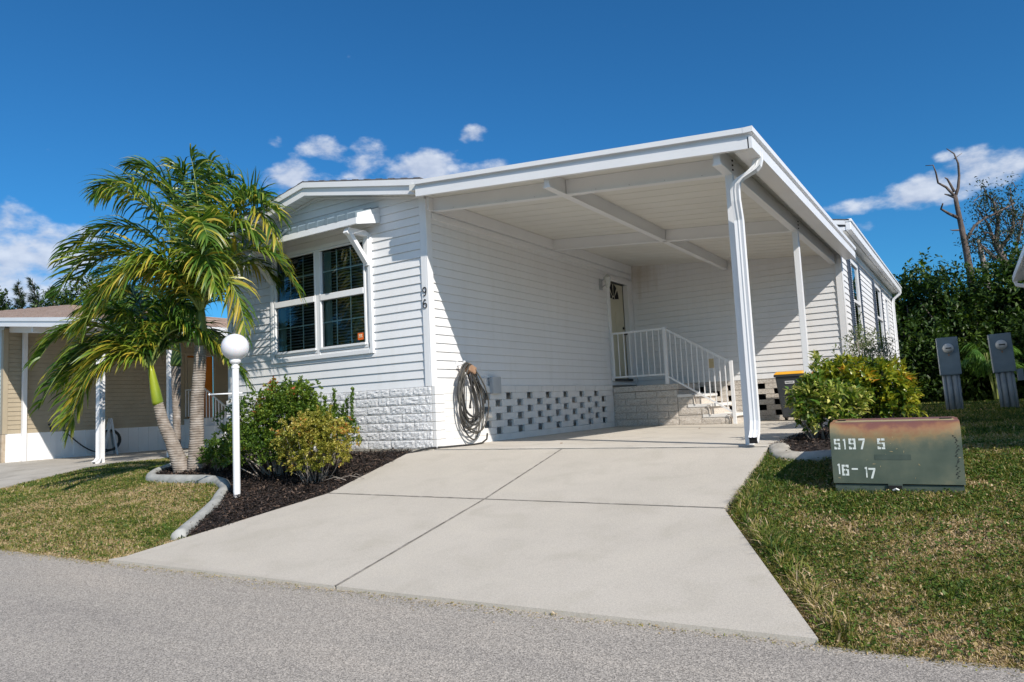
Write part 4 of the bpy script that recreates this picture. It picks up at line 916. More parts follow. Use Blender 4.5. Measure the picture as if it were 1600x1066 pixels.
# ================================================================== lamp post
lx, ly = -1.27, -2.07; lz = float(gz(lx, ly))
lp = thing('lamp_post', 'white garden lamp post with round frosted globe standing in the mulch', 'lamp post', (lx, ly, lz))
mb = MB(); mb.lathe([(.0, -.1), (.040, -.1), (.040, 1.50), (.046, 1.50), (.046, 1.53), (.034, 1.53), (.034, 1.56)], 20); mb.build('pole', 'trim', lp, smooth=False); autosmooth(lp.children[-1])
mb = MB(); mb.lathe([(.0, 1.545), (.036, 1.545), (.060, 1.565), (.066, 1.58), (.066, 1.605), (.050, 1.615), (0, 1.615)], 24); mb.build('fitter', 'trim', lp); autosmooth(lp.children[-1])
mb = MB(); gr = .158; gcz = 1.60 + gr * .96
prof = [(gr * math.sin(a), -gr * math.cos(a)) for a in np.linspace(.30, math.pi, 28)]; mb.lathe([(p[0], p[1] + gcz) for p in prof], 40); mb.build('globe', 'globe', lp, smooth=True)
mb = MB(); d_ = Vector((-.841, -.541, 0)); mb.tube([(0, 0, 1.205), tuple(d_ * .30 + Vector((0, 0, 1.205)))], .009, 8); mb.lathe([(0, -.016), (.016, 0), (0, .016)], 8, tuple(d_ * .31 + Vector((0, 0, 1.205)))); mb.tube([(0, 0, 1.205), tuple(d_ * -.08 + Vector((0, 0, 1.205)))], .009, 8); mb.build('crossbar', 'trim', lp, smooth=True)

# ================================================================== curbs
def curb(name, pts, w, h, m, label, gap=None):
    pts = [Vector((p[0], p[1], 0)) for p in pts]; P2 = []
    for i in range(len(pts) - 1):
        p0 = pts[max(i - 1, 0)]; p1 = pts[i]; p2 = pts[i + 1]; p3 = pts[min(i + 2, len(pts) - 1)]
        for k in range(5):
            t = k / 5; P2.append(.5 * ((2 * p1) + (-p0 + p2) * t + (2 * p0 - 5 * p1 + 4 * p2 - p3) * t * t + (-p0 + 3 * p1 - 3 * p2 + p3) * t ** 3))
    P2.append(pts[-1])
    prof = [(-w / 2, -.12), (-w / 2, h * .35), (-w * .40, h * .72), (-w * .2, h * .95), (0, h), (w * .2, h * .95), (w * .40, h * .7), (w / 2, h * .35), (w / 2, -.12)]
    vs = []; n = len(prof)
    for i, p in enumerate(P2):
        t = (P2[min(i + 1, len(P2) - 1)] - P2[max(i - 1, 0)]).normalized(); r = Vector((t.y, -t.x, 0))
        for a, b_ in prof:
            q = p + r * a; jz = .008 * mnoise.noise(Vector((q.x * 5, q.y * 5, b_ * 9)));  vs.append((q.x + jz, q.y - jz, float(gz(q.x, q.y)) + b_ + jz))
    fs = []
    for i in range(len(P2) - 1):
        for k in range(n - 1): a = i * n + k; fs.append((a, a + n, a + n + 1, a + 1))
    fs.append(tuple(range(n))); fs.append(tuple(range((len(P2) - 1) * n, len(P2) * n))[::-1])
    me = bpy.data.meshes.new(name); me.from_pydata(vs, [], fs); me.update(); bmx = bmesh.new(); bmx.from_mesh(me); bmesh.ops.recalc_face_normals(bmx, faces=bmx.faces); bmx.to_mesh(me); bmx.free()
    o = link(name, me, m, None, True); tag(o, label, 'curb'); return o
curb('garden_curb', CURB_L, .135, .075, 'concedge', 'grey curving concrete curb round the mulch under the palms')
curb('garden_curb', CURB_R, .19, .05, 'curbR', 'pale rough concrete curb round the croton bed beside the carport slab')

# ================================================================== transformer
P1 = Vector((4.985, -1.05, 0)); 
tr = thing('transformer_box', 'faded green utility transformer cabinet with rust along the top, stencilled 5197 5 and 16-17', 'transformer', (0, 0, 0))
tr.location = (5.468, -1.30, -.25); tr.rotation_euler = (0, R(.4), R(3.5))
tr['label'] = 'faded green utility cabinet on the lawn, rust on top, stencilled 5197 5 and 16-17'; 
HW, TD = .432, .90
prof = [(0.0, .045), (0.0, .40), (.004, .43), (.018, .462), (.045, .487), (.09, .500), (.14, .503), (.30, .505), (.31, .511), (.40, .512), (.41, .506), (TD - .02, .500), (TD, .47), (TD, .045)]
mb = MB()
for x, mi in ((-HW, 0), (HW, 0)): pass
for (a, b_) in zip(prof, prof[1:]): mb.poly([(-HW, a[0], a[1]), (HW, a[0], a[1]), (HW, b_[0], b_[1]), (-HW, b_[0], b_[1])])
mb.poly([(-HW, p[0], p[1]) for p in prof]); mb.poly([(HW, p[0], p[1]) for p in prof][::-1])
o = mb.build('cabinet', 'trafo', tr); bmx = bmesh.new(); bmx.from_mesh(o.data); bmesh.ops.remove_doubles(bmx, verts=bmx.verts, dist=.0001); bmesh.ops.recalc_face_normals(bmx, faces=bmx.faces); bmx.to_mesh(o.data); bmx.free(); autosmooth(o)
mb = MB(); mb.box((-HW + .01, .012, -.10), (HW - .01, TD - .02, .037)); mb.box((-.06, -.004, -.04), (.035, .012, .045)); mb.build('cabinet_base', 'trafodk', tr)
mb = MB(); mb.box((-.055, -.007, -.03), (.03, -.003, .033)); mb.build('latch_recess', 'dark', tr)
mb = MB(); mb.tube([(-.03, -.02, .0), (-.01, -.026, .012), (.008, -.02, .002)], .008, 6); mb.build('padlock', 'steel', tr)
mb = MB(); mb.hexa([(-HW + .03, .12, .502), (HW - .03, .12, .502), (HW - .03, .29, .5065), (-HW + .03, .29, .5065), (-HW + .03, .12, .5055), (HW - .03, .12, .5055), (HW - .03, .29, .5085), (-HW + .03, .29, .5085)]); mb.build('top_strip', 'tan', tr)
mb = MB(); mb.box((-HW + .04, .235, .509), (-HW + .10, .255, .516)); mb.box((HW - .12, .235, .509), (HW - .04, .255, .516)); mb.build('hinge', 'dark', tr)
mb = MB(); mb.box((-.135, -.0015, .222), (.105, 0, .262)); mb.build('faded_label', 'trafodk', tr)
G5 = {'5': [(0, 4, 1.35, 5), (1.65, 4, 3, 5), (0, 2.9, .8, 4.1), (0, 2.4, 1.35, 3.1), (1.65, 2.4, 3, 3.1), (2.2, 1.1, 3, 2.5), (0, 0, 1.35, .9), (1.65, 0, 3, .9), (0, .8, .7, 1.3)],
      '1': [(1, 0, 1.9, 5), (.4, 4, 1.1, 4.8)],
      '9': [(0, 4.1, 1.35, 5), (1.65, 4.1, 3, 5), (0, 2.4, .8, 4.2), (2.2, .8, 3, 4.2), (.8, 2.3, 1.35, 3.0), (1.65, 2.3, 2.3, 3.0), (0, 0, 1.35, .85), (1.65, 0, 3, .85), (0, .8, .7, 1.3)],
      '6': [(0, 4.1, 1.35, 5), (1.65, 4.1, 3, 5), (0, .8, .8, 4.2), (2.2, .8, 3, 2.9), (2.2, 3.7, 3, 4.2), (.8, 2.3, 1.35, 3.0), (1.65, 2.3, 2.3, 3.0), (0, 0, 1.35, .85), (1.65, 0, 3, .85)],
      '-': [(0, 2.2, 3, 3.0)]}
mb = MB()
def stencil(ch, x0, x1, y0, y1):
    fx = lambda x: (x - 150) / 1325 * .864 - .432; fz = lambda y: (800 - y) / 595 * .455 + .045
    X0, X1, Z0, Z1 = fx(x0), fx(x1), fz(y1), fz(y0)
    def q(u, v): return (X0 + (X1 - X0) * u / 3, Z0 + (Z1 - Z0) * v / 5)
    if ch == '7':
        a = [q(0, 4.1), q(3, 4.1), q(3, 5), q(0, 5)]; mb.poly([(p[0], -.0016, p[1]) for p in a])
        a = [q(.75, 0), q(1.7, 0), q(2.95, 4.0), q(2.05, 4.0)]; mb.poly([(p[0], -.0016, p[1]) for p in a]); return
    for (u0, v0, u1, v1) in G5[ch]:
        if ch == '1': a = [q(u0 * 1.5, v0), q(u1 * 1.5, v0), q(u1 * 1.5, v1), q(u0 * 1.5, v1)]
        else: a = [q(u0, v0), q(u1, v0), q(u1, v1), q(u0, v1)]
        mb.poly([(p[0], -.0016, p[1]) for p in a])
for gi, grp in enumerate((slice(0, 4), slice(4, 5), slice(5, 8), slice(8, 10))):
  mb = MB()
  for a in (('5', 188, 252, 360, 465), ('1', 278, 312, 360, 465), ('9', 345, 418, 358, 465), ('7', 450, 518, 358, 465), ('5', 645, 722, 360, 465), ('1', 200, 232, 608, 712), ('6', 250, 324, 618, 725), ('-', 355, 420, 610, 712), ('1', 486, 518, 638, 742), ('7', 530, 602, 648, 750))[grp]: stencil(*a)
  mb.build('stencil_number', 'paintw', tr)
mb = MB()
rr = random.Random(3)
for k in range(26):
    z = .09 + k * .012; x = HW - .045 + rr.uniform(-.012, .012); mb.poly([(x, -.0014, z), (x + rr.uniform(.006, .02), -.0014, z + .003), (x + rr.uniform(.0, .012), -.0014, z + .010)])
mb.build('paint_flakes', 'dark', tr)
mb = MB()
for k in range(16):
    x = rr.uniform(-.40, .42); z = rr.uniform(.06, .40) if k > 5 else .28 + .02 * k; x = x if k > 5 else -.01 + rr.uniform(-.015, .02); l = rr.uniform(.006, .022); a = rr.uniform(0, 3)
    mb.poly([(x, -.0012, z), (x + l * math.cos(a), -.0012, z + l * math.sin(a) * .8), (x + l * math.cos(a) + .004, -.0012, z + l * math.sin(a) * .8 + .004), (x + .003, -.0012, z + .006)])
mb.build('paint_scuffs', 'tan', tr)
mb = MB(); mb.box((-HW - .001, .10, .045), (-HW, .104, .49)); mb.box((HW, .10, .045), (HW + .001, .104, .49)); mb.build('lid_seam', 'dark', tr)

# ================================================================== foliage tools
def rand_unit(n):
    v = rng.normal(size=(n, 3)); return v / np.linalg.norm(v, axis=1)[:, None]
def leaf_quads(P, Dr, L, W, droop=0.0, tint=None, up=None, fold=.25):
    """P base points, Dr unit directions, L lengths, W widths -> diamond leaves made of two folded quads (6 verts)"""
    n = len(P); L = np.broadcast_to(L, (n,))[:, None]; W = np.broadcast_to(W, (n,))[:, None]
    ref = rand_unit(n) * .6 + np.array([0, 0, 1.0]) if up is None else up
    S = np.cross(Dr, ref); S /= np.linalg.norm(S, axis=1)[:, None] + 1e-9
    U = np.cross(S, Dr)
    tip = P + Dr * L - U * L * droop; mid = P + Dr * L * .48 - U * L * droop * .25
    a = mid + S * W * .5 + U * W * fold; b = mid - S * W * .5 + U * W * fold
    V = np.stack([P, a, tip, mid - U * 0, b], 1).reshape(-1, 3)
    i = np.arange(n) * 5
    F = np.concatenate([np.stack([i, i + 1, i + 2, i + 3], 1), np.stack([i, i + 3, i + 2, i + 4], 1)])
    return V, F, np.repeat(tint, 5)
def join(parts):
    Vs, Fs, Ts = [], [], []; o = 0
    for V, F, T in parts: Vs.append(V); Fs.append(F + o); Ts.append(T); o += len(V)
    return np.concatenate(Vs), np.concatenate(Fs), np.concatenate(Ts)
def shrub(name, label, cat, m, loc, ells, ntips, nl, L, W, upw=.5, tintf=None, stems=8, twig='twig', inner=.55, shoots=(), stemr=.012, zmin=.03, group=None, lumps=.34, trunkbase=None):
    root = thing(name, label, cat, loc, group=group)
    vol = np.array([e[3] * e[4] * e[5] for e in ells]) ** .67; vol = vol / vol.sum()
    parts = []; pts_all = []
    for e, w in zip(ells, vol):
        k = int(ntips * w) + 1; d = rand_unit(k); d[:, 2] = np.where(d[:, 2] < -.35, -d[:, 2], d[:, 2])
        rad = inner + (1 - inner) * rng.random(k) ** .55
        lump = np.array([mnoise.noise(Vector((float(x) * 2.6 + e[0] * 3, float(y) * 2.6, float(z) * 2.6))) for x, y, z in d]); rad = rad * (1 + lumps * lump * 1.8)
        c = np.array(e[:3]); P_ = c + d * rad[:, None] * np.array(e[3:6]); pts_all.append((P_, d, rad))
    P_ = np.concatenate([p[0] for p in pts_all]); d = np.concatenate([p[1] for p in pts_all])
    keep = P_[:, 2] > zmin; P_, d = P_[keep], d[keep]
    for (sx, sy, sz, h, k) in shoots:
        z = np.linspace(0, h, k)[:, None]; q = np.concatenate([sx + rng.normal(size=(k, 1)) * .006 + z * .08, sy + rng.normal(size=(k, 1)) * .006, sz + z], 1)
        P_ = np.concatenate([P_, q]); dd = rand_unit(k) * .4; dd[:, 2] = 1; d = np.concatenate([d, dd])
    n = len(P_); clump = rng.random(n)
    cl2 = np.array([mnoise.noise(Vector((float(p[0]) * 3.5 + 7, float(p[1]) * 3.5, float(p[2]) * 3.5))) for p in P_])
    Pr = np.repeat(P_, nl, 0); base = np.repeat(d, nl, 0)
    dr = base * .6 + rand_unit(n * nl) * .95 + np.array([0, 0, upw]); dr /= np.linalg.norm(dr, axis=1)[:, None]
    Pr = Pr + rand_unit(n * nl) * L * .35
    Ls = L * rng.uniform(.6, 1.25, n * nl); Ws = W * rng.uniform(.7, 1.2, n * nl)
    t = tintf(Pr, np.repeat(clump, nl), np.repeat(cl2, nl), rng.random(n * nl))
    V, F, T = leaf_quads(Pr, dr, Ls, Ws, .18, np.clip(t, 0, 1))
    fast_mesh('foliage', V, F, T, M[m], root)
    mb = MB(); r = random.Random(len(name) + int(loc[0] * 10))
    tb = trunkbase or (0, 0)
    for k in range(stems):
        q = P_[r.randrange(n)]; b0 = (tb[0] + r.uniform(-.07, .07) + q[0] * .22, tb[1] + r.uniform(-.07, .07) + q[1] * .22, -.05)
        mid = ((b0[0] + q[0]) / 2 + r.uniform(-.05, .05), (b0[1] + q[1]) / 2 + r.uniform(-.05, .05), q[2] * .45)
        mb.tube([b0, mid, tuple(q)], [stemr, stemr * .7, stemr * .25], 5)
    mb.build('stems', twig, root, smooth=True)
    return root
# dark green shrub left of the driveway
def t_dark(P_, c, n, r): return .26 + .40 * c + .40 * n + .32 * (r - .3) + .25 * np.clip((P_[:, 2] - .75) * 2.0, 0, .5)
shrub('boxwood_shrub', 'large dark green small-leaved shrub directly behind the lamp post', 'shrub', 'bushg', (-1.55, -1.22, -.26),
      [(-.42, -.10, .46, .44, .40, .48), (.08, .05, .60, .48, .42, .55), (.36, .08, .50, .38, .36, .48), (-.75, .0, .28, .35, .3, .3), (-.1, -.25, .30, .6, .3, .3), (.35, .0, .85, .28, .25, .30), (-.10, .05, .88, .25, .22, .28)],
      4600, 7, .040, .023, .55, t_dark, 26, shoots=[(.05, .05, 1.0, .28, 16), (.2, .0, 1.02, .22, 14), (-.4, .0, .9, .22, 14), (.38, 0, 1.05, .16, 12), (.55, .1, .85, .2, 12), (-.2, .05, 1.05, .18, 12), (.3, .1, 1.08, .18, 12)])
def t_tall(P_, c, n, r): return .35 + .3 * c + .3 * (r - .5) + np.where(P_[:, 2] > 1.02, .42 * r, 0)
shrub('tall_sprig_shrub', 'leggy shrub with reddish tips on thin upright shoots by the block skirting', 'shrub', 'bushg', (-1.14, -.70, -.16),
      [(0, 0, .40, .22, .22, .36), (.22, .06, .34, .16, .18, .30)], 330, 7, .042, .022, .7, t_tall, 10, shoots=[(.02, 0, .60, .38, 30), (.30, .05, .50, .48, 34), (.16, .1, .6, .26, 18), (-.15, 0, .6, .3, 20), (.18, .0, .5, .26, 20)])
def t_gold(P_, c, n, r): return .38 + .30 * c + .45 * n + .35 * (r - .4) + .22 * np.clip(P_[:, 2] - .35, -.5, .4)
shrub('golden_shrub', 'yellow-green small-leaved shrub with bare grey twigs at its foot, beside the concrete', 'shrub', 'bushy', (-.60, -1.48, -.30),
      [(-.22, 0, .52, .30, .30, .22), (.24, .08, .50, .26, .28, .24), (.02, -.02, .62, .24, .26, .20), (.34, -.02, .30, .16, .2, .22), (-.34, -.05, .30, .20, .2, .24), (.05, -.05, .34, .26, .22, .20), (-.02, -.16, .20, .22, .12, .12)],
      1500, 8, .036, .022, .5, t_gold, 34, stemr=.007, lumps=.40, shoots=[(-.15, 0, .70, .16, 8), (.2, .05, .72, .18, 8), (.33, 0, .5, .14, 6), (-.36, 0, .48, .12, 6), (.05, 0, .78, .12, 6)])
mb = MB(); r = random.Random(9)
bw = thing('bare_twigs', 'dry fallen twigs on the dark mulch beside the golden shrub', 'twig', (-.15, -1.3, -.26))
for k in range(7):
    a = r.uniform(0, 6.28); x, y = r.uniform(-.3, .35), r.uniform(-.25, .3); l = r.uniform(.15, .4)
    mb.tube([(x, y, .02), (x + .5 * l * math.cos(a), y + .5 * l * math.sin(a), .06), (x + l * math.cos(a + .3), y + l * math.sin(a + .3), .03)], [.004, .003, .0015], 4)
bo = mb.build('twig', 'twig', bw)
def t_small(P_, c, n, r): return .3 + .3 * c + .3 * (r - .5)
shrub('low_shrub', 'small low green shrub between the right palm trunk and the large dark shrub', 'shrub', 'bushg', (-2.95, -1.12, -.2), [(0, 0, .22, .26, .24, .24), (.32, -.05, .16, .24, .2, .2), (-.22, 0, .15, .15, .15, .14)], 520, 7, .045, .024, .4, t_small, 8)

# croton and variegated shrub by the carport
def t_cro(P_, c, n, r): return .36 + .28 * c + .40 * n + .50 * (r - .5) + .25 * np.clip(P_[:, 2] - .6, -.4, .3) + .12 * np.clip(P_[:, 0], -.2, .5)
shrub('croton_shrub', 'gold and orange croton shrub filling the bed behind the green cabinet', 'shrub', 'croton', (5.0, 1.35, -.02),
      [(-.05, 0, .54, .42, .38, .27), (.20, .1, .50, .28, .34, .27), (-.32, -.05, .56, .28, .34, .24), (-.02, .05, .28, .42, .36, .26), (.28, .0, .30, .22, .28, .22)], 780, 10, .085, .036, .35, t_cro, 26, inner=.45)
def t_var(P_, c, n, r): return .40 + .35 * c + .55 * (r - .4) + .15 * n
shrub('variegated_shrub', 'green and cream variegated shrub at the left end of the croton bed', 'shrub', 'varieg', (4.60, .78, -.03),
      [(0, 0, .40, .26, .26, .26), (.12, .0, .22, .26, .24, .2), (.25, .1, .35, .25, .25, .22), (-.10, 0, .30, .15, .18, .2)], 380, 10, .082, .038, .3, t_var, 14, inner=.45, shoots=[(.0, .05, .62, .30, 9)])
def t_sil(P_, c, n, r): return .3 + .5 * r + .2 * c
shrub('twiggy_shrub', 'fine leaved airy shrub against the siding below the side windows', 'shrub', 'silver', (4.72, 4.3, -.02),
      [(0, 0, .80, .40, .8, .45), (.1, .5, .95, .35, .7, .42), (-.05, .0, 1.15, .25, .5, .30)], 800, 3, .045, .020, .4, t_sil, 60, inner=.3, stemr=.009, shoots=[(-.05, -.1, 1.15, .5, 26), (-.35, -.6, .75, .4, 16)])

# ================================================================== palms
def bez(p0, p1, p2, p3, t):
    u = 1 - t; return p0 * (u ** 3) + p1 * (3 * u * u * t) + p2 * (3 * u * t * t) + p3 * (t ** 3)
CR = np.array([.841, .541, 0]); CF = np.array([-.541, .841, 0])   # plan axes used to lay out the fronds
def frond(root, base, c1, c2, tip, ll=.50, nleaf=66, tw=0.0, yel=.0, seed=0, wind=(-.35, -.1, 0)):
    rg = np.random.default_rng(seed)
    p0, p1, p2, p3 = [np.array(v, float) for v in (base, c1, c2, tip)]
    wind = np.array(wind) * rg.uniform(.2, 1.7) + rg.normal(size=3) * [.12, .12, .06]; lift = rg.uniform(-.25, .35); dro = rg.uniform(.7, 1.6); fty = rg.normal() * .07
    ts = np.linspace(0, 1, 24); C = np.array([bez(p0, p1, p2, p3, t) for t in ts])
    parts = []
    for side in (-1, 1):
        for k in range(nleaf):
            t = .10 + .90 * (k + rg.uniform(-.2, .2)) / nleaf; t = min(max(t, .08), 1.0)
            P_ = bez(p0, p1, p2, p3, t); d = bez(p0, p1, p2, p3, min(1, t + .02)) - bez(p0, p1, p2, p3, max(0, t - .02)); d /= np.linalg.norm(d)
            S = np.cross(d, [0, 0, 1.0]); S /= np.linalg.norm(S) + 1e-6; U = np.cross(S, d)
            if tw: S = S * math.cos(tw) + U * math.sin(tw)
            env = math.sin(math.pi * min(1, (t * .86 + .14))) ** .5 if t < .5 else (1 - ((t - .5) / .5) ** 2 * .55)
            L = ll * env * rg.uniform(.82, 1.1)
            ang = .75 - .35 * t
            dr = S * side * math.sin(ang + .25) + d * math.cos(ang + .25) + U * (rg.uniform(.10, .60) + lift) + rg.normal(size=3) * .13 + np.array(wind) * .35
            dr /= np.linalg.norm(dr)
            w = .030 * rg.uniform(.75, 1.3); g = np.array([0, 0, -1.0])
            q = [P_]; cur = P_; dd = dr.copy(); nseg = 4
            for s in range(nseg):
                dd = dd + g * dro * (.13 + .13 * s) * rg.uniform(.7, 1.2) + np.array(wind) * .20; dd /= np.linalg.norm(dd); cur = cur + dd * L / nseg; q.append(cur)
            wd = [w * .5, w, w * .95, w * .65, w * .08]
            sd = np.cross(dr, U + rg.normal(size=3) * .5); sd /= np.linalg.norm(sd) + 1e-6
            V = []; 
            for a, b_ in zip(q, wd): V += [a + sd * b_ / 2, a - sd * b_ / 2]
            V = np.array(V); F = np.array([[2 * i, 2 * i + 1, 2 * i + 3, 2 * i + 2] for i in range(nseg)])
            ty = .34 + fty + rg.normal() * .18 + yel * .5 + (.30 if rg.random() < .12 else 0)
            T = np.array([ty + .065 * i * (1.0 + yel) for i in range(nseg + 1)]).repeat(2)
            parts.append((V, F, np.clip(T, 0, 1)))
    V, F, T = join(parts)
    fo = fast_mesh('frond', V, F, T, M['palm'], root)
    mb = MB(); mb.tube([tuple(c) for c in C], list(np.linspace(.022, .004, len(C))), 6); mb.build('rachis', 'rachis', fo, smooth=True)
def palm(name, label, base, trunk, radii, shaft, fr, fgroup=None, ll=.5, shaftm='shaftm', seed=0):
    b0 = Vector(base); root = thing('palm_tree', label, 'palm tree', base)
    rel = lambda p: tuple(Vector(p) - b0)
    tp = [Vector(rel(p)) for p in trunk]; pts = []; rads = []
    for i in range(len(tp) - 1):
        for k in range(8):
            t = k / 8; p0 = tp[max(i - 1, 0)]; p3 = tp[min(i + 2, len(tp) - 1)]
            pts.append(.5 * ((2 * tp[i]) + (-p0 + tp[i + 1]) * t + (2 * p0 - 5 * tp[i] + 4 * tp[i + 1] - p3) * t * t + (-p0 + 3 * tp[i] - 3 * tp[i + 1] + p3) * t ** 3))
            rads.append((radii[i] + (radii[i + 1] - radii[i]) * t) * (1 + .025 * math.sin((i * 8 + k) * 2.1)))
    pts.append(tp[-1]); rads.append(radii[-1])
    mb = MB(); mb.tube(pts, rads, 16); mb.build('trunk', 'bark', root, smooth=True)
    s0, s1, r0, r1 = shaft; s0 = Vector(rel(s0)); s1 = Vector(rel(s1)); mb = MB()
    P_ = [s0 + (s1 - s0) * t for t in (0, .08, .3, .6, .85, 1.0)]; mb.tube(P_, [r0 * .98, r0 * 1.10, r0 * 1.02, r0 * .8, r1 * 1.05, r1 * .8], 16); mb.build('crownshaft', shaftm, root, smooth=True)
    bs = np.array(s1)
    for i, (u1, v1, w1, u2, v2, w2, u3, v3, w3, *rest) in enumerate(fr):
        f = lambda u, v, w: bs + CR * u - CF * w + np.array([0, 0, v])
        yel = rest[0] if rest else 0
        frond(root, bs - np.array([0, 0, .06]), f(u1, v1, w1), f(u2, v2, w2), f(u3, v3, w3), ll * (rest[1] if len(rest) > 1 else 1), 68, yel=yel, seed=seed + i)
    return root
# u = right, v = up, w = toward the street; three bezier controls per frond
FR1 = [
 (-.15, 1.3, -.2, -.75, 2.5, -.3, -1.45, 2.0, -.5, .0),
 (-.10, 1.2, -.1, -.25, 2.1, -.2, -.55, 2.35, -.3, .0),
 (.05, 1.2, .1, .05, 1.9, .2, -.05, 2.25, .2, .0),
 (.10, 1.1, -.2, .55, 2.0, -.3, .85, 1.75, -.4, .0),
 (.20, 1.0, .0, .9, 2.1, .1, 1.20, .80, .2, .05),
 (.25, .7, .2, 1.0, 1.35, .3, 1.50, .1, .2, .20, .9),
 (.15, .45, .3, .75, .8, .5, .85, -.62, .5, .25, .9),
 (-.3, .8, .2, -1.3, 1.5, .3, -1.9, .25, .3, .22),
 (-.3, .6, .1, -1.3, 1.0, .0, -1.85, -.25, .0, .20),
 (-.2, .6, .4, -.9, .9, .7, -1.3, -.35, .7, .35),
 (-.1, .5, .5, -.6, .9, .8, -.95, -.10, .9, .42),
 (.05, .8, .4, .3, 1.5, .8, .55, .75, 1.0, .12),
 (.0, .9, -.5, -.1, 1.5, -1.1, -.3, .7, -1.6, .0),
 (.2, .8, -.4, .6, 1.1, -.7, .8, .4, -.9, .0),
 (-.2, 1.0, .2, -1.1, 1.8, .2, -1.95, .75, .2, .12),
 (.0, 1.2, -.1, .25, 2.0, -.1, .45, 2.0, -.1, .0),
 (.15, .9, .2, .6, 1.5, .4, 1.0, .9, .5, .08),
 (-.25, .7, .1, -1.2, 1.2, .1, -1.7, .5, .1, .18),
 (-.2, 1.2, .1, -.9, 2.2, .2, -1.35, 1.75, .3, .05),
 (.15, 1.1, .1, .8, 1.9, .2, 1.25, 1.25, .2, .02),
 (-.1, .7, .4, -.4, 1.0, .8, -.55, .15, 1.0, .30),
 (.1, .7, .4, .35, 1.0, .7, .55, .15, .8, .15),
 (-.15, 1.3, .0, -.5, 2.3, .0, -.95, 2.15, .1, .0),
 (.05, 1.2, .0, .25, 1.9, .0, .15, 2.2, .1, .0),
 (-.05, 1.1, -.1, -.2, 1.8, -.1, -.30, 2.15, .0, .0),
 (.15, 1.2, .1, .6, 2.0, .1, 1.0, 1.6, .1, .0),
 (-.1, 1.0, .3, -.6, 1.9, .6, -1.0, 1.5, .9, .1),
]
palm('palm_a', 'tallest palm with upright grey ringed trunk and broad wind-blown crown in the curbed bed', (-3.545, -1.09, -.14),
     [(-3.545, -1.09, -.22), (-3.50, -1.12, .25), (-3.47, -1.13, .75), (-3.39, -1.14, 1.25), (-3.345, -1.147, 1.62)], [.145, .098, .092, .086, .080],
     ((-3.345, -1.147, 1.60), (-3.30, -1.17, 2.12), .088, .062), FR1, seed=100, ll=.60, shaftm='shaftd')
FR2 = [
 (-.2, .5, .1, -.9, .75, .2, -1.48, -.55, .2, .18),
 (-.2, .6, .2, -.95, .9, .4, -1.30, .1, .5, .12),
 (-.15, .4, .3, -.5, .5, .5, -.80, -.75, .6, .25),
 (-.25, .4, .0, -1.1, .55, .0, -1.30, -.80, -.1, .18),
 (-.05, .7, .2, -.3, 1.1, .4, -.75, .5, .6, .10),
 (.05, .7, .0, .3, 1.1, .0, .7, .75, .1, .0),
 (.15, .6, .1, .7, .8, .1, 1.2, -.05, .1, -.05),
 (.05, .6, -.3, .4, .9, -.7, .8, .3, -1.1, -.08),
 (-.1, .7, -.2, -.5, 1.1, -.5, -1.0, .8, -.8, -.05),
 (-.05, .7, .0, -.2, 1.2, .0, -.45, 1.2, .1, .0),
 (-.25, .5, -.1, -1.0, .7, -.2, -1.45, -.25, -.2, .15),
 (-.15, .3, .3, -.6, .3, .4, -.95, -.95, .4, .28),
 (.1, .6, .0, .5, .8, .0, .95, .2, .0, .0),
 (.1, .5, -.2, .8, .6, -.3, 1.3, -.4, -.4, -.08),
]
palm('palm_b', 'shorter palm leaning left with bright yellow-green crownshaft beside the tallest palm', (-3.74, -1.215, -.13),
     [(-3.72, -1.20, -.22), (-3.826, -1.308, .23), (-3.902, -1.388, .513), (-3.941, -1.441, .79)], [.125, .092, .082, .070],
     ((-3.941, -1.441, .77), (-3.985, -1.53, 1.34), .070, .044), FR2, seed=300, ll=.54)
FR3 = [(-.3, .8, 0, -1.4, 1.3, .1, -2.2, .1, .1, -.1), (.3, .8, 0, 1.3, 1.3, .1, 2.0, -.1, .2, -.1), (-.1, 1.0, .2, -.7, 1.9, .5, -1.3, 1.3, .9, -.1), (.1, 1.0, .2, .6, 1.8, .4, 1.3, 1.0, .6, -.1), (0, 1.1, -.2, 0, 2.0, -.5, .1, 2.0, -.9, -.1), (-.2, .7, .4, -.6, .9, 1.0, -.9, -.3, 1.3, -.1), (.2, .6, .4, .6, .9, .9, .9, -.2, 1.2, -.1), (-.2, .5, -.2, -1.0, .8, -.5, -1.6, .0, -.8, -.1), (-.3, .6, .6, -.8, .9, 1.3, -1.0, .1, 1.9, -.1), (.2, .8, .8, .4, 1.1, 1.6, .3, .3, 2.2, -.1), (0, .7, .6, -.2, .9, 1.2, -.3, .0, 1.7, -.1)]
b3 = (-8.6, 1.75); z3 = float(gz(*b3))
palm('palm_c', 'thin pale palm trunk standing behind the other two near the neighbouring porch', (b3[0], b3[1], z3),
     [(b3[0], b3[1], z3 - .1), (b3[0] - .02, b3[1], .4), (b3[0] - .08, b3[1] + .02, 1.1), (b3[0] - .05, b3[1], 1.75)], [.075, .075, .09, .10],
     ((b3[0] - .05, b3[1], 1.73), (b3[0], b3[1], 2.35), .11, .06), FR3, seed=500, ll=.62, shaftm='shaftd')

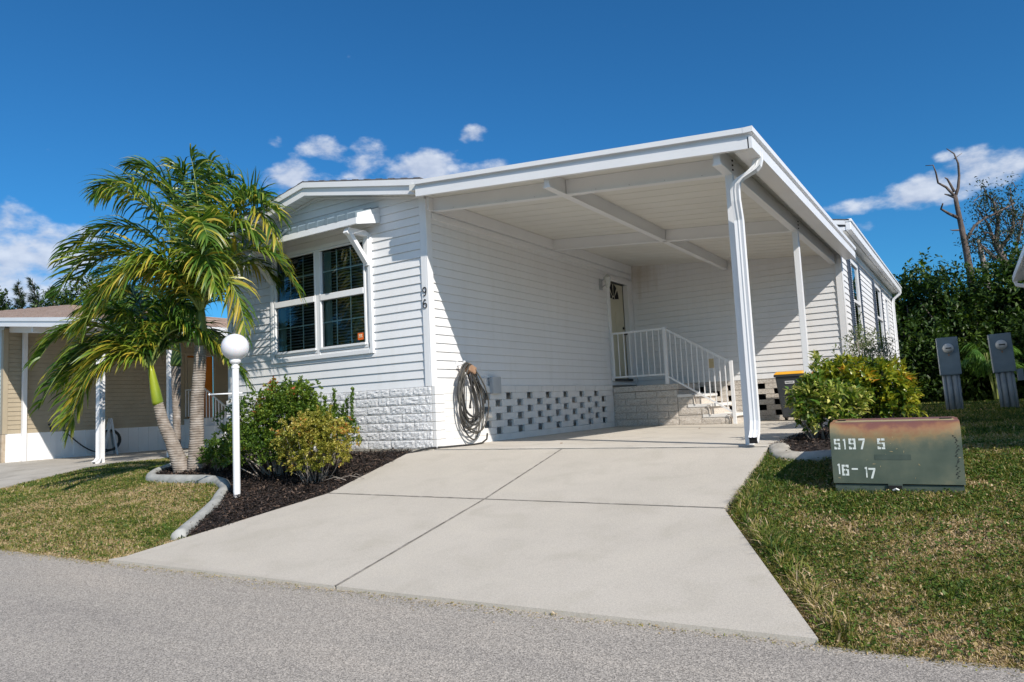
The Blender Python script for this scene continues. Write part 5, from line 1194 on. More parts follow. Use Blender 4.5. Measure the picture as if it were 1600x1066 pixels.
# ================================================================== grass and mulch
def scatter(n, xr, yr, keepf, bias=None):
    x = rng.uniform(xr[0], xr[1], n); y = rng.uniform(yr[0], yr[1], n); k = keepf(x, y); return x[k], y[k]
def fbm(x, y, s, seed=0):
    return np.array([mnoise.fractal(Vector((float(a) * s + seed, float(b) * s, seed)), 1.0, 2.0, 4) for a, b in zip(x, y)])
def blades(name, x, y, hmin, hmax, w, label=None):
    n = len(x); z = gz(x, y) - .03
    # coarse dryness grid
    gx = np.arange(-17, 13, .12); gy = np.arange(-6, 22, .12)
    global DRY
    ix = np.clip(((x + 17) / .12).astype(int), 0, DRY.shape[0] - 1); iy = np.clip(((y + 6) / .12).astype(int), 0, DRY.shape[1] - 1)
    dry = DRY[ix, iy]
    h = rng.uniform(hmin, hmax, n) * (1.12 - .35 * np.clip(dry, -.5, 1))
    a = rng.uniform(0, 2 * np.pi, n); ln = rng.uniform(.15, 1.25, n)
    dx, dy = np.cos(a), np.sin(a); b = rng.uniform(0, 2 * np.pi, n); sx, sy = np.cos(b) * w, np.sin(b) * w
    sc = rng.uniform(.7, 1.4, n); sx *= sc; sy *= sc
    P0 = np.stack([x - sx, y - sy, z], 1); P1 = np.stack([x + sx, y + sy, z], 1)
    m1 = np.stack([x + dx * h * ln * .35, y + dy * h * ln * .35, z + h * .62], 1)
    P2 = m1 + np.stack([sx * .8, sy * .8, 0 * x], 1); P3 = m1 - np.stack([sx * .8, sy * .8, 0 * x], 1)
    tip = np.stack([x + dx * h * ln, y + dy * h * ln, z + h * (1.05 - .35 * ln)], 1)
    P4 = tip + np.stack([sx * .2, sy * .2, 0 * x], 1); P5 = tip - np.stack([sx * .2, sy * .2, 0 * x], 1)
    V = np.stack([P0, P1, P2, P3, P4, P5], 1).reshape(-1, 3); i = np.arange(n) * 6
    F = np.concatenate([np.stack([i, i + 1, i + 2, i + 3], 1), np.stack([i + 3, i + 2, i + 4, i + 5], 1)])
    t = .40 + .52 * dry + rng.normal(size=n) * .23 + np.where(rng.random(n) < .09, .35, 0)
    o = fast_mesh(name, V, F, np.clip(t, 0, 1).repeat(6), M['grass']); tag(o, label, 'grass', kind='stuff'); return o
gx = np.arange(-17, 13, .12); gy = np.arange(-6, 22, .12)
DRY = np.array([[mnoise.fractal(Vector((float(a) * .9 + 3, float(b) * 1.3, 1.7)), 1.0, 2.0, 5) * .7 + .75 * mnoise.noise(Vector((float(a) * 3.2, float(b) * 3.2, 4))) for b in gy] for a in gx])
# greener along the edges and toward the back
XX, YY = np.meshgrid(gx, gy, indexing='ij')
edge = np.exp(-((XX - (4.45 + np.clip(-YY - 1.84, 0, 2) * .5)) / .16) ** 2) * (YY < 0)
DRY = DRY + .22 - .45 * edge - .5 * np.clip((YY - 0.3) / 2, 0, 1) * (XX > 3) + .28 * ((XX > 4.6) & (YY < -1.9)) - .2 * ((XX < -4) & (YY > -1.6)) + .20 * ((XX < 0) & (YY < -1.6))
DRIVE_S = [(-.50, -4.30), (5.45, -4.05), (5.33, -3.735), (4.355, -1.84), (4.29, -.02), (-.32, 0.0), (-.02, -1.84)]
HOUSEP = [(XL, 0), (4.2, 0), (4.2, 17), (XL, 17)]
def lawnR(x, y): return (y > road_y(x) - .035 + .09 * rng.random(np.shape(x)) ** 2) & ~in_poly(x, y, DRIVE_S) & ~in_poly(x, y, SLAB) & ~in_poly(x, y, BED_R) & ~in_poly(x, y, [(5.06, -1.25), (5.88, -1.2), (5.83, -.42), (5.0, -.47)]) & (x > 3.9)
x, y = scatter(175000, (4.2, 7.0), (-4.0, -2.2), lawnR); blades('lawn_grass', x, y, .022, .050, .0030, 'closely mown green and straw lawn right of the driveway, street end')
x, y = scatter(120000, (4.2, 8.2), (-2.2, 1.0), lawnR); blades('lawn_grass', x, y, .025, .055, .0036, 'lawn around the green cabinet')
x, y = scatter(70000, (4.2, 12), (1.0, 9.0), lawnR); blades('lawn_grass', x, y, .03, .065, .0065, 'shaded green lawn behind the croton bed')
x, y = scatter(55000, (3.5, 13), (9.0, 21.0), lambda x, y: ~in_poly(x, y, HOUSEP)); blades('lawn_grass', x, y, .04, .08, .011, 'dim green lawn strip in front of the far hedge')
CB = BED_L
def lawnL(x, y): return (y > road_y(x) - .035 + .09 * rng.random(np.shape(x)) ** 2) & ~in_poly(x, y, DRIVE_S) & ~in_poly(x, y, CB) & ~in_poly(x, y, NDRIVE) & ~in_poly(x, y, HOUSEP) & ((x < -4.2) | (y < -.02))
x, y = scatter(200000, (-6, -.2), (-4.3, -.6), lawnL); blades('lawn_grass', x, y, .024, .052, .0040, 'patchy green and straw lawn between the street and the grey curb')
x, y = scatter(110000, (-11, -4.3), (-4.5, 3.5), lawnL); blades('lawn_grass', x, y, .03, .06, .0065, 'darker green lawn beside the neighbouring driveway')
x, y = scatter(30000, (-10, -4.3), (3.5, 18), lawnL); blades('lawn_grass', x, y, .04, .07, .012, 'shaded grass strip between the two homes')
tx = rng.normal(0, .055, 5200); ty_ = rng.uniform(-3.7, -1.2, 5200); ex = np.interp(ty_, [-3.735, -1.84, 0], [5.36, 4.39, 4.32]) + .03 + np.abs(tx)
k_ = rng.random(5200) < (.25 + .75 * (np.sin(ty_ * 7) > .1)); blades('lawn_grass', ex[k_], ty_[k_], .05, .12, .0042, 'longer untrimmed grass tufts along the right edge of the driveway')
gxx = rng.uniform(-9, 7.2, 9000); gyy = road_y(gxx) - np.abs(rng.normal(0, .07, 9000)) + .01; gk = ~((gxx > -.4) & (gxx < 5.3) & (rng.random(9000) < .55)); gxx, gyy = gxx[gk], gyy[gk]; k_ = len(gxx)
Pg = np.stack([gxx, gyy, gz(gxx, gyy) - .004], 1); dg = rand_unit(k_); dg[:, 2] *= .3; dg /= np.linalg.norm(dg, axis=1)[:, None]
V, F, T = leaf_quads(Pg, dg, rng.uniform(.006, .028, k_), rng.uniform(.003, .008, k_), 0, rng.uniform(.45, 1, k_), fold=.3); tag(fast_mesh('road_grit', V, F, T, M['grass']), 'dry clippings and grit gathered along the edge of the street', 'grit', kind='stuff')
def weeds(n, keep, xr, yr):
    x, y = scatter(n, xr, yr, keep); z = gz(x, y) + .012; k = len(x); P_ = np.repeat(np.stack([x, y, z], 1), 5, 0) + rng.normal(size=(k * 5, 3)) * [.012, .012, .004]
    d = rand_unit(k * 5); d[:, 2] = np.abs(d[:, 2]) * .5; d /= np.linalg.norm(d, axis=1)[:, None]
    V, F, T = leaf_quads(P_, d, rng.uniform(.012, .03, k * 5), rng.uniform(.010, .018, k * 5), .1, rng.uniform(0, .35, k * 5) + (rng.random(k * 5) < .12) * .6, fold=.1)
    o = fast_mesh('lawn_weeds', V, F, np.clip(T, 0, 1), M['grass']); tag(o, 'small broad-leaved weeds and dry bits scattered through the lawn', 'weeds', kind='stuff')
weeds(7500, lawnR, (4.2, 7.5), (-4.0, .5)); weeds(4500, lawnL, (-6, -.2), (-4.3, -.8))
def chips(name, poly, n, label):
    xs_ = [p[0] for p in poly]; ys_ = [p[1] for p in poly]; x, y = scatter(n, (min(xs_), max(xs_)), (min(ys_), max(ys_)), lambda a, b: in_poly(a, b, poly))
    k = len(x); z = gz(x, y) + .008 + rng.random(k) * .03; P_ = np.stack([x, y, z], 1); d = rand_unit(k); d[:, 2] *= .35; d /= np.linalg.norm(d, axis=1)[:, None]
    V, F, T = leaf_quads(P_, d, rng.uniform(.02, .07, k), rng.uniform(.008, .018, k), 0, rng.random(k) ** 1.4, fold=.1)
    o = fast_mesh(name, V, F, T, M['mulch']); tag(o, label, 'mulch', kind='stuff')
chips('mulch', BED_L, 60000, 'dark brown shredded bark mulch under the shrubs and palms'); chips('mulch', BED_R, 9000, 'dark bark mulch under the croton shrubs')

# ================================================================== meter pedestals
def pedestal(loc, rz, label, seed):
    r = thing('meter_pedestal', label, 'electric meter', loc, rz, 'grey electric meter pedestals on the back lawn')
    mb = MB(); mb.box((-.19, -.08, .74), (.19, .08, 1.52)); mb.build('meter_box', 'meter', r, bevel=.006)
    mb = MB(); mb.box((-.195, -.088, 1.18), (.195, -.08, 1.19)); mb.box((-.18, -.086, .76), (.18, -.08, 1.17)); mb.build('meter_cover', 'meter', r, bevel=.003)
    mb = MB(); mb.lathe([(.0, 0), (.10, 0), (.10, .03), (.088, .035), (.085, .10), (.07, .125), (0, .13)], 22); mb.v = [(x, -.08 - z, 1.29 + y) for x, y, z in mb.v]; mb.build('electric_meter', 'steel', r, smooth=True)
    mb = MB(); mb.box((-.05, -.212, 1.275), (.05, -.206, 1.30)); mb.build('meter_dial', 'black', r)
    mb = MB(); mb.box((-.012, -.10, 1.13), (.012, -.08, 1.17)); mb.build('meter_lock', 'leather', r)
    for (x, rad) in ((-.13, .033), (-.045, .052), (.06, .052), (.125, .03)):
        mb = MB(); mb.tube([(x, 0, -.1), (x, 0, .745)], rad, 12); mb.build('conduit_pipe', 'pvc', r, smooth=True)
    return r
p1 = pedestal((5.66, 10.0, -.03), R(4), 'grey electric meter pedestal nearest the house side, on four conduit pipes', 1); p1.rotation_euler = (R(0), R(-1.2), R(6))
p2 = pedestal((6.60, 10.1, -.03), R(4), 'grey electric meter pedestal farther right, with a small side box', 2); p2.rotation_euler = (0, R(-2.4), R(6))
mb = MB(); mb.box((.20, -.05, .55), (.30, .03, .78)); mb.build('side_box', 'meter', p2)

# ================================================================== neighbouring home on the left
nh = thing('neighbour_home', 'beige sided neighbouring home with white skirting, brown shingle roof and orange door behind the palms', 'house', (-15.1, .98, 0))
NX, NY, NS = -15.1, .98, .405
def rel(p): return (p[0] - NX, p[1] - NY, p[2])
def nbuild(mb, name, m, parent=None, **k):
    if parent is None or parent == nh: mb.v = [rel(v) for v in mb.v]; return mb.build(name, m, nh, **k)
    mb.v = [rel(v) for v in mb.v]; return mb.build(name, m, parent, **k)
mb = MB(); siding(mb, (NX, 0, 0), (0, 1, 0), (1, 0, 0), NY, 8.6, NS, 3.16, holes=[(6.1, 7.05, .62, 2.62)]); nbuild(mb, 'side_wall', 'beige')
mb = MB(); siding(mb, (0, NY, 0), (1, 0, 0), (0, -1, 0), NX - 4.2, NX, NS, 4.0, tops=[(.105, 1, 3.22 + .105 * NX)]); nbuild(mb, 'front_wall', 'bluewhite')
mb = MB(); siding(mb, (0, 8.6, 0), (1, 0, 0), (0, -1, 0), NX, -10.9, NS, 3.1); nbuild(mb, 'rear_block_wall', 'beige')
mb = MB(); siding(mb, (-10.9, 0, 0), (0, 1, 0), (1, 0, 0), 8.6, 17, NS, 3.1); nbuild(mb, 'rear_block_side', 'beige')
mb = MB(); mb.box((NX - .1, NY - .03, NS), (NX + .03, NY + .085, 3.12)); nbuild(mb, 'corner_trim', 'beige')
mb = MB(); mb.box((NX, 8.52, NS), (NX + .05, 8.58, 3.1)); nbuild(mb, 'inside_corner_trim', 'beige')
mb = MB()
y = NY + .05; i = 0
while y < 8.5:
    mb.box((NX - .02, y, -.40), (NX + .012 + .010 * (i % 2), y + .15, NS - .002)); y += .152; i += 1
nbuild(mb, 'skirting', 'trim')
mb = MB(); mb.box((NX - 4.2, NY - .04, -.45), (NX + .02, NY + .05, NS - .01)); nbuild(mb, 'front_skirting', 'rocky')
mb = MB(); mb.box((NX, 8.58, -.4), (-10.88, 8.65, NS)); mb.box((-10.9, 8.6, -.4), (-10.85, 17, NS)); nbuild(mb, 'rear_skirting', 'trim')
# roof: rises to the left from the carport eave
NE = -10.15; ns = .105; ze = 2.66; y0n = .42; RX = -19.2
def nz_(x): return ze + ns * (NE - x)
mb = MB(); mb.hexa([(RX, y0n + .05, nz_(RX) + .06), (NE, y0n + .05, nz_(NE) + .06), (NE, 17.5, nz_(NE) + .06), (RX, 17.5, nz_(RX) + .06), (RX, y0n + .05, nz_(RX) + .20), (NE, y0n + .05, nz_(NE) + .20), (NE, 17.5, nz_(NE) + .20), (RX, 17.5, nz_(RX) + .20)]); nbuild(mb, 'roof_deck', 'soffit')
# shingled roof is steeper than the rake line: hip seen from the street side
mb = MB()
rx, rzz = -16.4, 4.15
def shingle_course(mb, n, A, B, Cc, Dd):
    for i in range(n):
        t0, t1 = i / n, (i + 1) / n
        P0 = Vector(A).lerp(Vector(Dd), t0); P1 = Vector(B).lerp(Vector(Cc), t0); P2 = Vector(B).lerp(Vector(Cc), t1); P3 = Vector(A).lerp(Vector(Dd), t1)
        up = Vector((0, 0, .012)); mb.poly([P0 + up, P1 + up, P2, P3]); mb.poly([P0, P1, P1 + up, P0 + up])
zt = nz_(NE) + .215
shingle_course(mb, 26, (NE, y0n, zt), (NE, 17.5, zt), (rx, 17.5, rzz), (rx, 3.2, rzz))
shingle_course(mb, 14, (RX - .5, y0n, nz_(RX - .5) + .215), (NE, y0n, zt), (rx, 3.2, rzz), (rx - .0, 3.2, rzz))
mb.poly([(RX - .5, y0n, nz_(RX - .5) + .215), (rx, 3.2, rzz), (rx, 17.5, rzz), (RX - .5, 17.5, nz_(RX - .5) + .215)])
nbuild(mb, 'shingle_roof', 'shingle_n')
mb = MB()
for (a0, a1, b0, b1) in ((y0n - .02, y0n + .05, .0, .13), (y0n - .04, y0n + .05, .13, .215)):
    mb.hexa([(RX, a0, nz_(RX) + b0), (NE, a0, nz_(NE) + b0), (NE, a1, nz_(NE) + b0), (RX, a1, nz_(RX) + b0), (RX, a0, nz_(RX) + b1), (NE, a0, nz_(NE) + b1), (NE, a1, nz_(NE) + b1), (RX, a1, nz_(RX) + b1)])
nbuild(mb, 'front_fascia', 'alum')
mb = MB(); mb.box((NE, y0n - .02, ze), (NE + .06, 17.5, ze + .14)); mb.box((NE, y0n - .04, ze + .14), (NE + .08, 17.5, ze + .215)); nbuild(mb, 'gutter', 'alum')
mb = MB(); z = nz_(NX)
mb.hexa([(NX, NY + .1, nz_(NX) - .12), (NE - .2, NY + .1, nz_(NE - .2) - .12), (NE - .2, NY + .18, nz_(NE - .2) - .12), (NX, NY + .18, nz_(NX) - .12), (NX, NY + .1, nz_(NX) + .06), (NE - .2, NY + .1, nz_(NE - .2) + .06), (NE - .2, NY + .18, nz_(NE - .2) + .06), (NX, NY + .18, nz_(NX) + .06)])
mb.box((-10.63, .5, nz_(-10.6) - .15), (-10.53, 8.6, nz_(-10.6) + .06)); mb.box((-12.6, .55, nz_(-12.6) - .12), (-12.52, 8.6, nz_(-12.6) + .06)); nbuild(mb, 'carport_beams', 'alum')
for (x, y_) in ((-10.58, 1.15), (-10.58, 2.77), (-10.58, 5.6), (NX + .10, 1.42)):
    mb = MB(); mb.box((x - .05, y_ - .05, -.45), (x + .05, y_ + .05, nz_(x) - .10)); po = nbuild(mb, 'post', 'alum', bevel=.004)
mb = MB(); ribbed_pipe(mb, [(-10.12, 1.10, 2.66), (-10.16, 1.08, 2.58), (-10.38, 1.04, 2.45), (-10.45, 1.03, 2.3), (-10.45, 1.03, -.20), (-10.44, .98, -.28), (-10.42, .90, -.32)], .10, .085, (1, .3, 0)); nbuild(mb, 'downspout', 'alum')
mb = MB(); mb.box((NX - .06, 6.1, .62), (NX - .02, 7.05, 2.62)); od = nbuild(mb, 'front_door', 'orange')
mb = MB(); mb.box((NX, 6.03, .6), (NX + .04, 6.1, 2.70)); mb.box((NX, 7.05, .6), (NX + .04, 7.13, 2.70)); mb.box((NX, 6.1, 2.62), (NX + .04, 7.05, 2.70)); mb.box((NX + .0, 6.12, .66), (NX + .03, 6.62, 2.55)); nbuild(mb, 'door_frame', 'beige', od)
ns_ = thing('porch_steps', 'neighbouring porch steps with railing below the orange door', 'steps', (NX, 6.0, -.40))
mb = MB()
for i in range(4): mb.box((.02, .0, .02 + i * .24), (2.4 - i * .42, 1.4, .24 + i * .24)); mb.box((.02, -.02, .225 + i * .24), (2.42 - i * .42, 1.42, .262 + i * .24))
mb.build('steps', 'trim', ns_)
mb = MB()
mb.bar((.1, 0, 1.9), (1.1, 0, 1.9), .04, .04); mb.bar((1.1, 0, 1.9), (2.4, 0, 1.15), .04, .04)
for i in range(16):
    x_ = .1 + i * .155; zt_ = 1.9 if x_ < 1.1 else 1.9 - (x_ - 1.1) * .577; mb.bar((x_, 0, max(.0, zt_ - .85)), (x_, 0, zt_), .025, .025)
mb.build('railing', 'alum', ns_)
hr = thing('hose_reel', 'dark hose wound on an upright reel against the beige wall', 'hose reel', (-14.72, 3.45, -.335), R(-18))
mb = MB()
for sx in (-.22, .22): mb.bar((sx, -.18, 0), (sx * .8, .05, 1.0), .04, .05); mb.bar((sx, .20, 0), (sx * .8, .05, 1.0), .04, .05)
mb.bar((-.22, -.18, .02), (.22, -.18, .02), .05, .05); mb.bar((-.18, .05, .98), (.18, .05, .98), .05, .12); mb.build('frame', 'greybox', hr)
for k in range(8):
    mb = MB(); pts = []
    for i in range(25): a = 2 * math.pi * i / 24; pts.append((-.14 + k * .04, .03 + (.27 - .012 * (k % 3)) * math.cos(a), .42 + (.27 + .02 * (k % 2)) * math.sin(a)))
    mb.tube(pts, .017, 6, cap=False); mb.build('hose_turn', 'hosedark' if k % 2 else 'hose', hr, smooth=True)
nhs = MB(); pts = []
for i in range(16):
    t = i / 15; yy = 2.40 + 1.35 * t; zz = .44 - .78 * math.sin(min(1, t * 1.05) * math.pi * .62) + .12 * t; pts.append((-15.02 + .15 * t, yy, zz))
nhs.tube(pts, .018, 6); tag(nhs.build('supply_hose', 'hosedark', None, smooth=True), 'black hose sagging from the beige wall tap to the reel', 'hose')
nf = MB(); nf.tube([(NX + .02, 2.05, .60), (NX + .12, 2.05, .60), (NX + .14, 2.05, .42)], .022, 8); nbuild(nf, 'tap', 'black')

# ================================================================== neighbouring home on the right (mostly outside the frame, its eave shows)
rh = thing('right_home', 'neighbouring home at the right edge, only its white eave and gutter elbow showing', 'house', (7.35, 1.5, 0))
def rrel(mb): mb.v = [(x - 7.35, y - 1.5, z) for x, y, z in mb.v]; return mb
mb = MB(); mb.hexa([(7.12, 1.5, 2.95), (11.5, 1.5, 3.8), (11.5, 14.0, 3.8), (7.12, 14.0, 2.95), (7.12, 1.5, 3.08), (11.5, 1.5, 3.95), (11.5, 14.0, 3.95), (7.12, 14.0, 3.08)]); rrel(mb).build('rear_roof', 'alum', rh)
mb = MB(); mb.box((7.06, 1.5, 2.95), (7.12, 14.0, 3.09)); rrel(mb).build('gutter', 'alum', rh)
mb = MB(); siding(mb, (8.1, 0, 0), (0, 1, 0), (-1, 0, 0), 1.9, 13.7, .6, 3.0); siding(mb, (0, 1.9, 0), (1, 0, 0), (0, -1, 0), 8.1, 14, .6, 3.2); siding(mb, (0, 13.7, 0), (1, 0, 0), (0, 1, 0), 8.1, 14, .6, 3.2); rrel(mb).build('rear_wall', 'siding', rh)
mb = MB(); mb.box((8.1, 1.95, -.1), (14, 13.65, .6)); rrel(mb).build('skirting', 'stones', rh)
mb = MB(); ribbed_pipe(mb, [(7.10, 13.8, 2.95), (7.12, 13.8, 2.86), (7.4, 13.75, 2.75), (7.95, 13.72, 2.68), (8.05, 13.7, 2.6), (8.05, 13.7, 0)], .09, .08, (0, 1, 0)); rrel(mb).build('downspout', 'alum', rh)
mb = MB(); mb.hexa([(9.3, -1.75, 2.8), (14.5, -1.75, 3.7), (14.5, 1.5, 3.7), (9.3, 1.5, 2.8), (9.3, -1.75, 2.95), (14.5, -1.75, 3.85), (14.5, 1.5, 3.85), (9.3, 1.5, 2.95)]); rrel(mb).build('added_front_roof', 'alum', rh)  # unseen front part, added so that its roof shades the lawn
mb = MB(); siding(mb, (9.7, 0, 0), (0, 1, 0), (-1, 0, 0), -1.3, 1.9, .6, 2.9); siding(mb, (0, -1.3, 0), (1, 0, 0), (0, -1, 0), 9.7, 14.2, .6, 3.6); mb.box((9.7, -1.3, -.5), (14.2, 1.9, .6)); rrel(mb).build('front_wall', 'siding', rh)  # unseen walls under the added roof

# ================================================================== background vegetation
def foliage_mass(name, label, m, ells, ntips, nl, L, W, tint0=.4, kind=None, parent=None, cat='hedge', inner=.72, ground=True):
    vol = np.array([e[3] * e[5] + e[4] * e[5] for e in ells]); vol = vol / vol.sum(); PP, DD = [], []
    for e, w in zip(ells, vol):
        k = int(ntips * w) + 1; d = rand_unit(k); rad = inner + (1 - inner) * rng.random(k) ** .5
        lump = np.array([mnoise.noise(Vector((float(x) * 3 + e[0], float(y) * 3 + e[1], float(z) * 3))) + .6 * mnoise.noise(Vector((float(x) * 8 + e[0], float(y) * 8 + e[1], float(z) * 8))) for x, y, z in d])
        rad = rad * (1 + .28 * lump); PP.append(np.array(e[:3]) + d * rad[:, None] * np.array(e[3:6])); DD.append(d)
    P_ = np.concatenate(PP); d = np.concatenate(DD)
    if ground: k = P_[:, 2] > -.1; P_, d = P_[k], d[k]
    n = len(P_); c = rng.random(n); c2 = np.array([mnoise.noise(Vector((float(p[0]) * .9, float(p[1]) * .9, float(p[2]) * .9))) for p in P_])
    Pr = np.repeat(P_, nl, 0) + rand_unit(n * nl) * L * .8; dr = np.repeat(d, nl, 0) * .5 + rand_unit(n * nl) * .9 + np.array([0, 0, -.15]); dr /= np.linalg.norm(dr, axis=1)[:, None]
    t = tint0 + .35 * (np.repeat(c, nl) - .5) + .4 * np.repeat(c2, nl) + .3 * (rng.random(n * nl) - .5)
    V, F, T = leaf_quads(Pr, dr, L * rng.uniform(.6, 1.3, n * nl), W * rng.uniform(.7, 1.2, n * nl), .2, np.clip(t, 0, 1))
    return fast_mesh(name, V, F, T, M[m], parent)
hd_ = thing('hedge', 'dense dark green wall of overgrown shrubs and vines closing off the back lawn', 'hedge', (0, 0, 0))
hr_ = np.random.default_rng(4); ells = []
for i in range(30):
    x = 2.6 + i * .52; y = 19.6 - .25 * (x - 4) + hr_.uniform(-.7, .7); h = (3.7 + .35 * math.sin(x * 1.7) + hr_.uniform(-.3, .4)) * (1 - .02 * max(0, x - 7)); ells.append((x, y + .5, h * .55, 1.1, 1.1, h * .58))
for i in range(22):
    x = 3.0 + i * .7; y = 18.3 - .25 * (x - 4) + hr_.uniform(-.4, .4); h = hr_.uniform(1.6, 3.0); ells.append((x, y + .2, h * .45, .9, .8, h * .55))
foliage_mass('foliage', '', 'hedge', ells, 20000, 6, .17, .09, .34, parent=hd_)
mb = MB(); r = random.Random(2)
for i in range(40):
    x = 2.8 + r.random() * 15; y = 19.4 - .25 * (x - 4); mb.tube([(x, y, -.1), (x + r.uniform(-.4, .4), y + r.uniform(-.3, .3), 1.6), (x + r.uniform(-.8, .8), y + .2, 3.2)], [.06, .045, .02], 5)
mb.build('stems', 'wood', hd_)
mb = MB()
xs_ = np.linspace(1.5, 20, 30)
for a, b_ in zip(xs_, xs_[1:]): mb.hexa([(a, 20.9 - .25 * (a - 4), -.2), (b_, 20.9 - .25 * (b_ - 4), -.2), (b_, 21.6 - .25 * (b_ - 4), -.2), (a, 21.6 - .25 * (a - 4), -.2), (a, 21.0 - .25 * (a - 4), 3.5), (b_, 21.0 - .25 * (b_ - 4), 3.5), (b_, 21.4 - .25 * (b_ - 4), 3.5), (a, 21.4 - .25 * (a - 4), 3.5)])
M['shade'] = noise_mat('hedge_shade_backing', [(.3, (.010, .018, .008)), (.7, (.03, .05, .016))], 6, .95, .8, 9)  # backing slab behind the leaves, hedge shade put into its near-black colour
mb.build('shade_backing', 'shade', hd_)
def fine_frond_plant(loc, label):
    r0 = thing('areca_palm', label, 'palm', loc)
    parts = []; rg = np.random.default_rng(8)
    for k in range(22):
        a = rg.uniform(0, 2 * np.pi); L = rg.uniform(.6, 1.0); h = rg.uniform(1.0, 1.75); dirv = np.array([math.cos(a), math.sin(a), 0])
        for s in range(26):
            t = .35 + .65 * s / 26; P_ = np.array([0, 0, 0.]) + dirv * L * t * .85 + np.array([0, 0, h * (1 - (1 - t) ** 2) - .9 * max(0, t - .6) ** 1.5])
            for sd_ in (-1, 1):
                S = np.cross(dirv, [0, 0, 1]); dr = S * sd_ * .8 + dirv * .5 + np.array([0, 0, -.45]) + rg.normal(size=3) * .1; dr /= np.linalg.norm(dr)
                V, F, T = leaf_quads(P_[None], dr[None], .34, .034, .3, np.array([rg.uniform(.2, 1)]), fold=.1); parts.append((V, F, T))
    V, F, T = join(parts); fast_mesh('fronds', V, F, T, M['brightf'], r0)
    mb = MB()
    for k in range(8): a = k * .8; mb.tube([(.05 * math.cos(a), .05 * math.sin(a), -.1), (.2 * math.cos(a), .2 * math.sin(a), 1.2)], [.025, .012], 5)
    mb.build('stems', 'rachis', r0)
fine_frond_plant((6.55, 16.6, .15), 'bright green feathery palm in front of the hedge behind the right meter pedestal')
# bare dead tree
dt = thing('dead_tree', 'tall leafless dead tree with broken branches rising above the hedge', 'tree', (6.3, 22.3, -.1))
def dp(u, v, w=0): return (u * .841 - w * .541, u * .541 + w * .841, v)
S_ = 25.0 / 1106.9
def ppx(px, py, w=0): return dp((px - 1518) * S_ * .97 - .0 + (430 - py) * S_ * .048, 4.42 + (430 - py) * S_, w)
mb = MB(); mb.tube([(0, 0, -.1), dp(.1, 2.5), ppx(1517, 425), ppx(1512, 385), ppx(1506, 345), ppx(1502, 318), ppx(1500, 302)], [.19, .15, .12, .10, .085, .075, .065], 10); mb.build('trunk', 'wood', dt, smooth=True)
BRA = [([(1500, 304), (1507, 290), (1510, 270), (1505, 252), (1497, 237), (1492, 225)], .06, .015), ([(1502, 243), (1510, 238), (1518, 233)], .02, .008), ([(1498, 302), (1488, 288), (1475, 280), (1468, 265), (1462, 254), (1456, 251)], .05, .012),
       ([(1499, 296), (1496, 284), (1491, 274), (1481, 275)], .05, .02), ([(1500, 306), (1492, 300), (1486, 298)], .05, .02), ([(1502, 338), (1490, 330), (1478, 322), (1475, 316)], .06, .025), ([(1503, 358), (1496, 357), (1492, 356)], .035, .012), ([(1513, 376), (1530, 352), (1548, 340), (1562, 335), (1580, 326), (1598, 318)], .055, .025), ([(1512, 360), (1516, 350)], .03, .006)]
for pts, r0_, r1_ in BRA:
    mb = MB(); n_ = len(pts); mb.tube([ppx(a, b_, .3 * math.sin(i * 1.3) * i / n_) for i, (a, b_) in enumerate(pts)], list(np.linspace(r0_, r1_, n_)), 7); mb.build('branch', 'wood', dt, smooth=True)
# second, thinner dead stem and a sparse live tree at the right edge
d2 = thing('broken_tree', 'short pale broken dead trunk just right of the tall dead tree', 'tree', (7.0, 22.8, -.1)); mb = MB()
def rel2(p, o): q = ppx(*p); return (q[0] + 6.3 - o[0], q[1] + 22.3 - o[1] + .3, q[2])
mb.tube([(0, 0, -.1), rel2((1543, 432), (7.0, 22.8)), rel2((1538, 400), (7.0, 22.8)), rel2((1533, 372), (7.0, 22.8))], [.16, .12, .09, .05], 8); mb.build('trunk', 'twig', d2, smooth=True)
sp = thing('sparse_tree', 'gnarled sparse-leaved tree above the hedge at the right edge', 'tree', (7.9, 23.0, -.1))
o_ = (7.9, 23.0)
mb = MB(); mb.tube([(0, 0, -.1), rel2((1585, 440), o_), rel2((1572, 405), o_), rel2((1560, 372), o_)], [.22, .17, .12, .08], 8); mb.build('trunk', 'wood', sp, smooth=True)
tips = []; r = random.Random(12)
LIMBS = [[(1572, 405), (1562, 385), (1552, 350), (1535, 322)], [(1562, 375), (1568, 345), (1562, 312), (1548, 296)], [(1578, 420), (1592, 395), (1604, 360), (1612, 330)], [(1568, 390), (1588, 365), (1596, 335), (1590, 305)], [(1575, 410), (1555, 400), (1540, 385), (1532, 372)], [(1580, 425), (1600, 415), (1620, 400)]]
for lm in LIMBS:
    mb = MB(); mb.tube([rel2(p, o_) for p in lm], list(np.linspace(.075, .02, len(lm))), 6); mb.build('branch', 'wood', sp, smooth=True)
    for i in range(26):
        t = r.uniform(.3, 1) * (len(lm) - 1); k = min(int(t), len(lm) - 2); f = t - k; px_, py_ = lm[k][0] + (lm[k + 1][0] - lm[k][0]) * f, lm[k][1] + (lm[k + 1][1] - lm[k][1]) * f
        tips.append(np.array(rel2((px_ + r.gauss(0, 13), py_ + r.gauss(0, 9)), o_)) + np.array([0, r.gauss(0, .5), 0]))
P_ = np.array(tips); nl = 22; Pr = np.repeat(P_, nl, 0) + rng.normal(size=(len(P_) * nl, 3)) * .16; dr = rand_unit(len(Pr)); V, F, T = leaf_quads(Pr, dr, .11 * rng.uniform(.6, 1.3, len(Pr)), .055, .2, rng.random(len(Pr)) * .6); fast_mesh('crown', V, F, T, M['casu'], sp)
mb = MB()
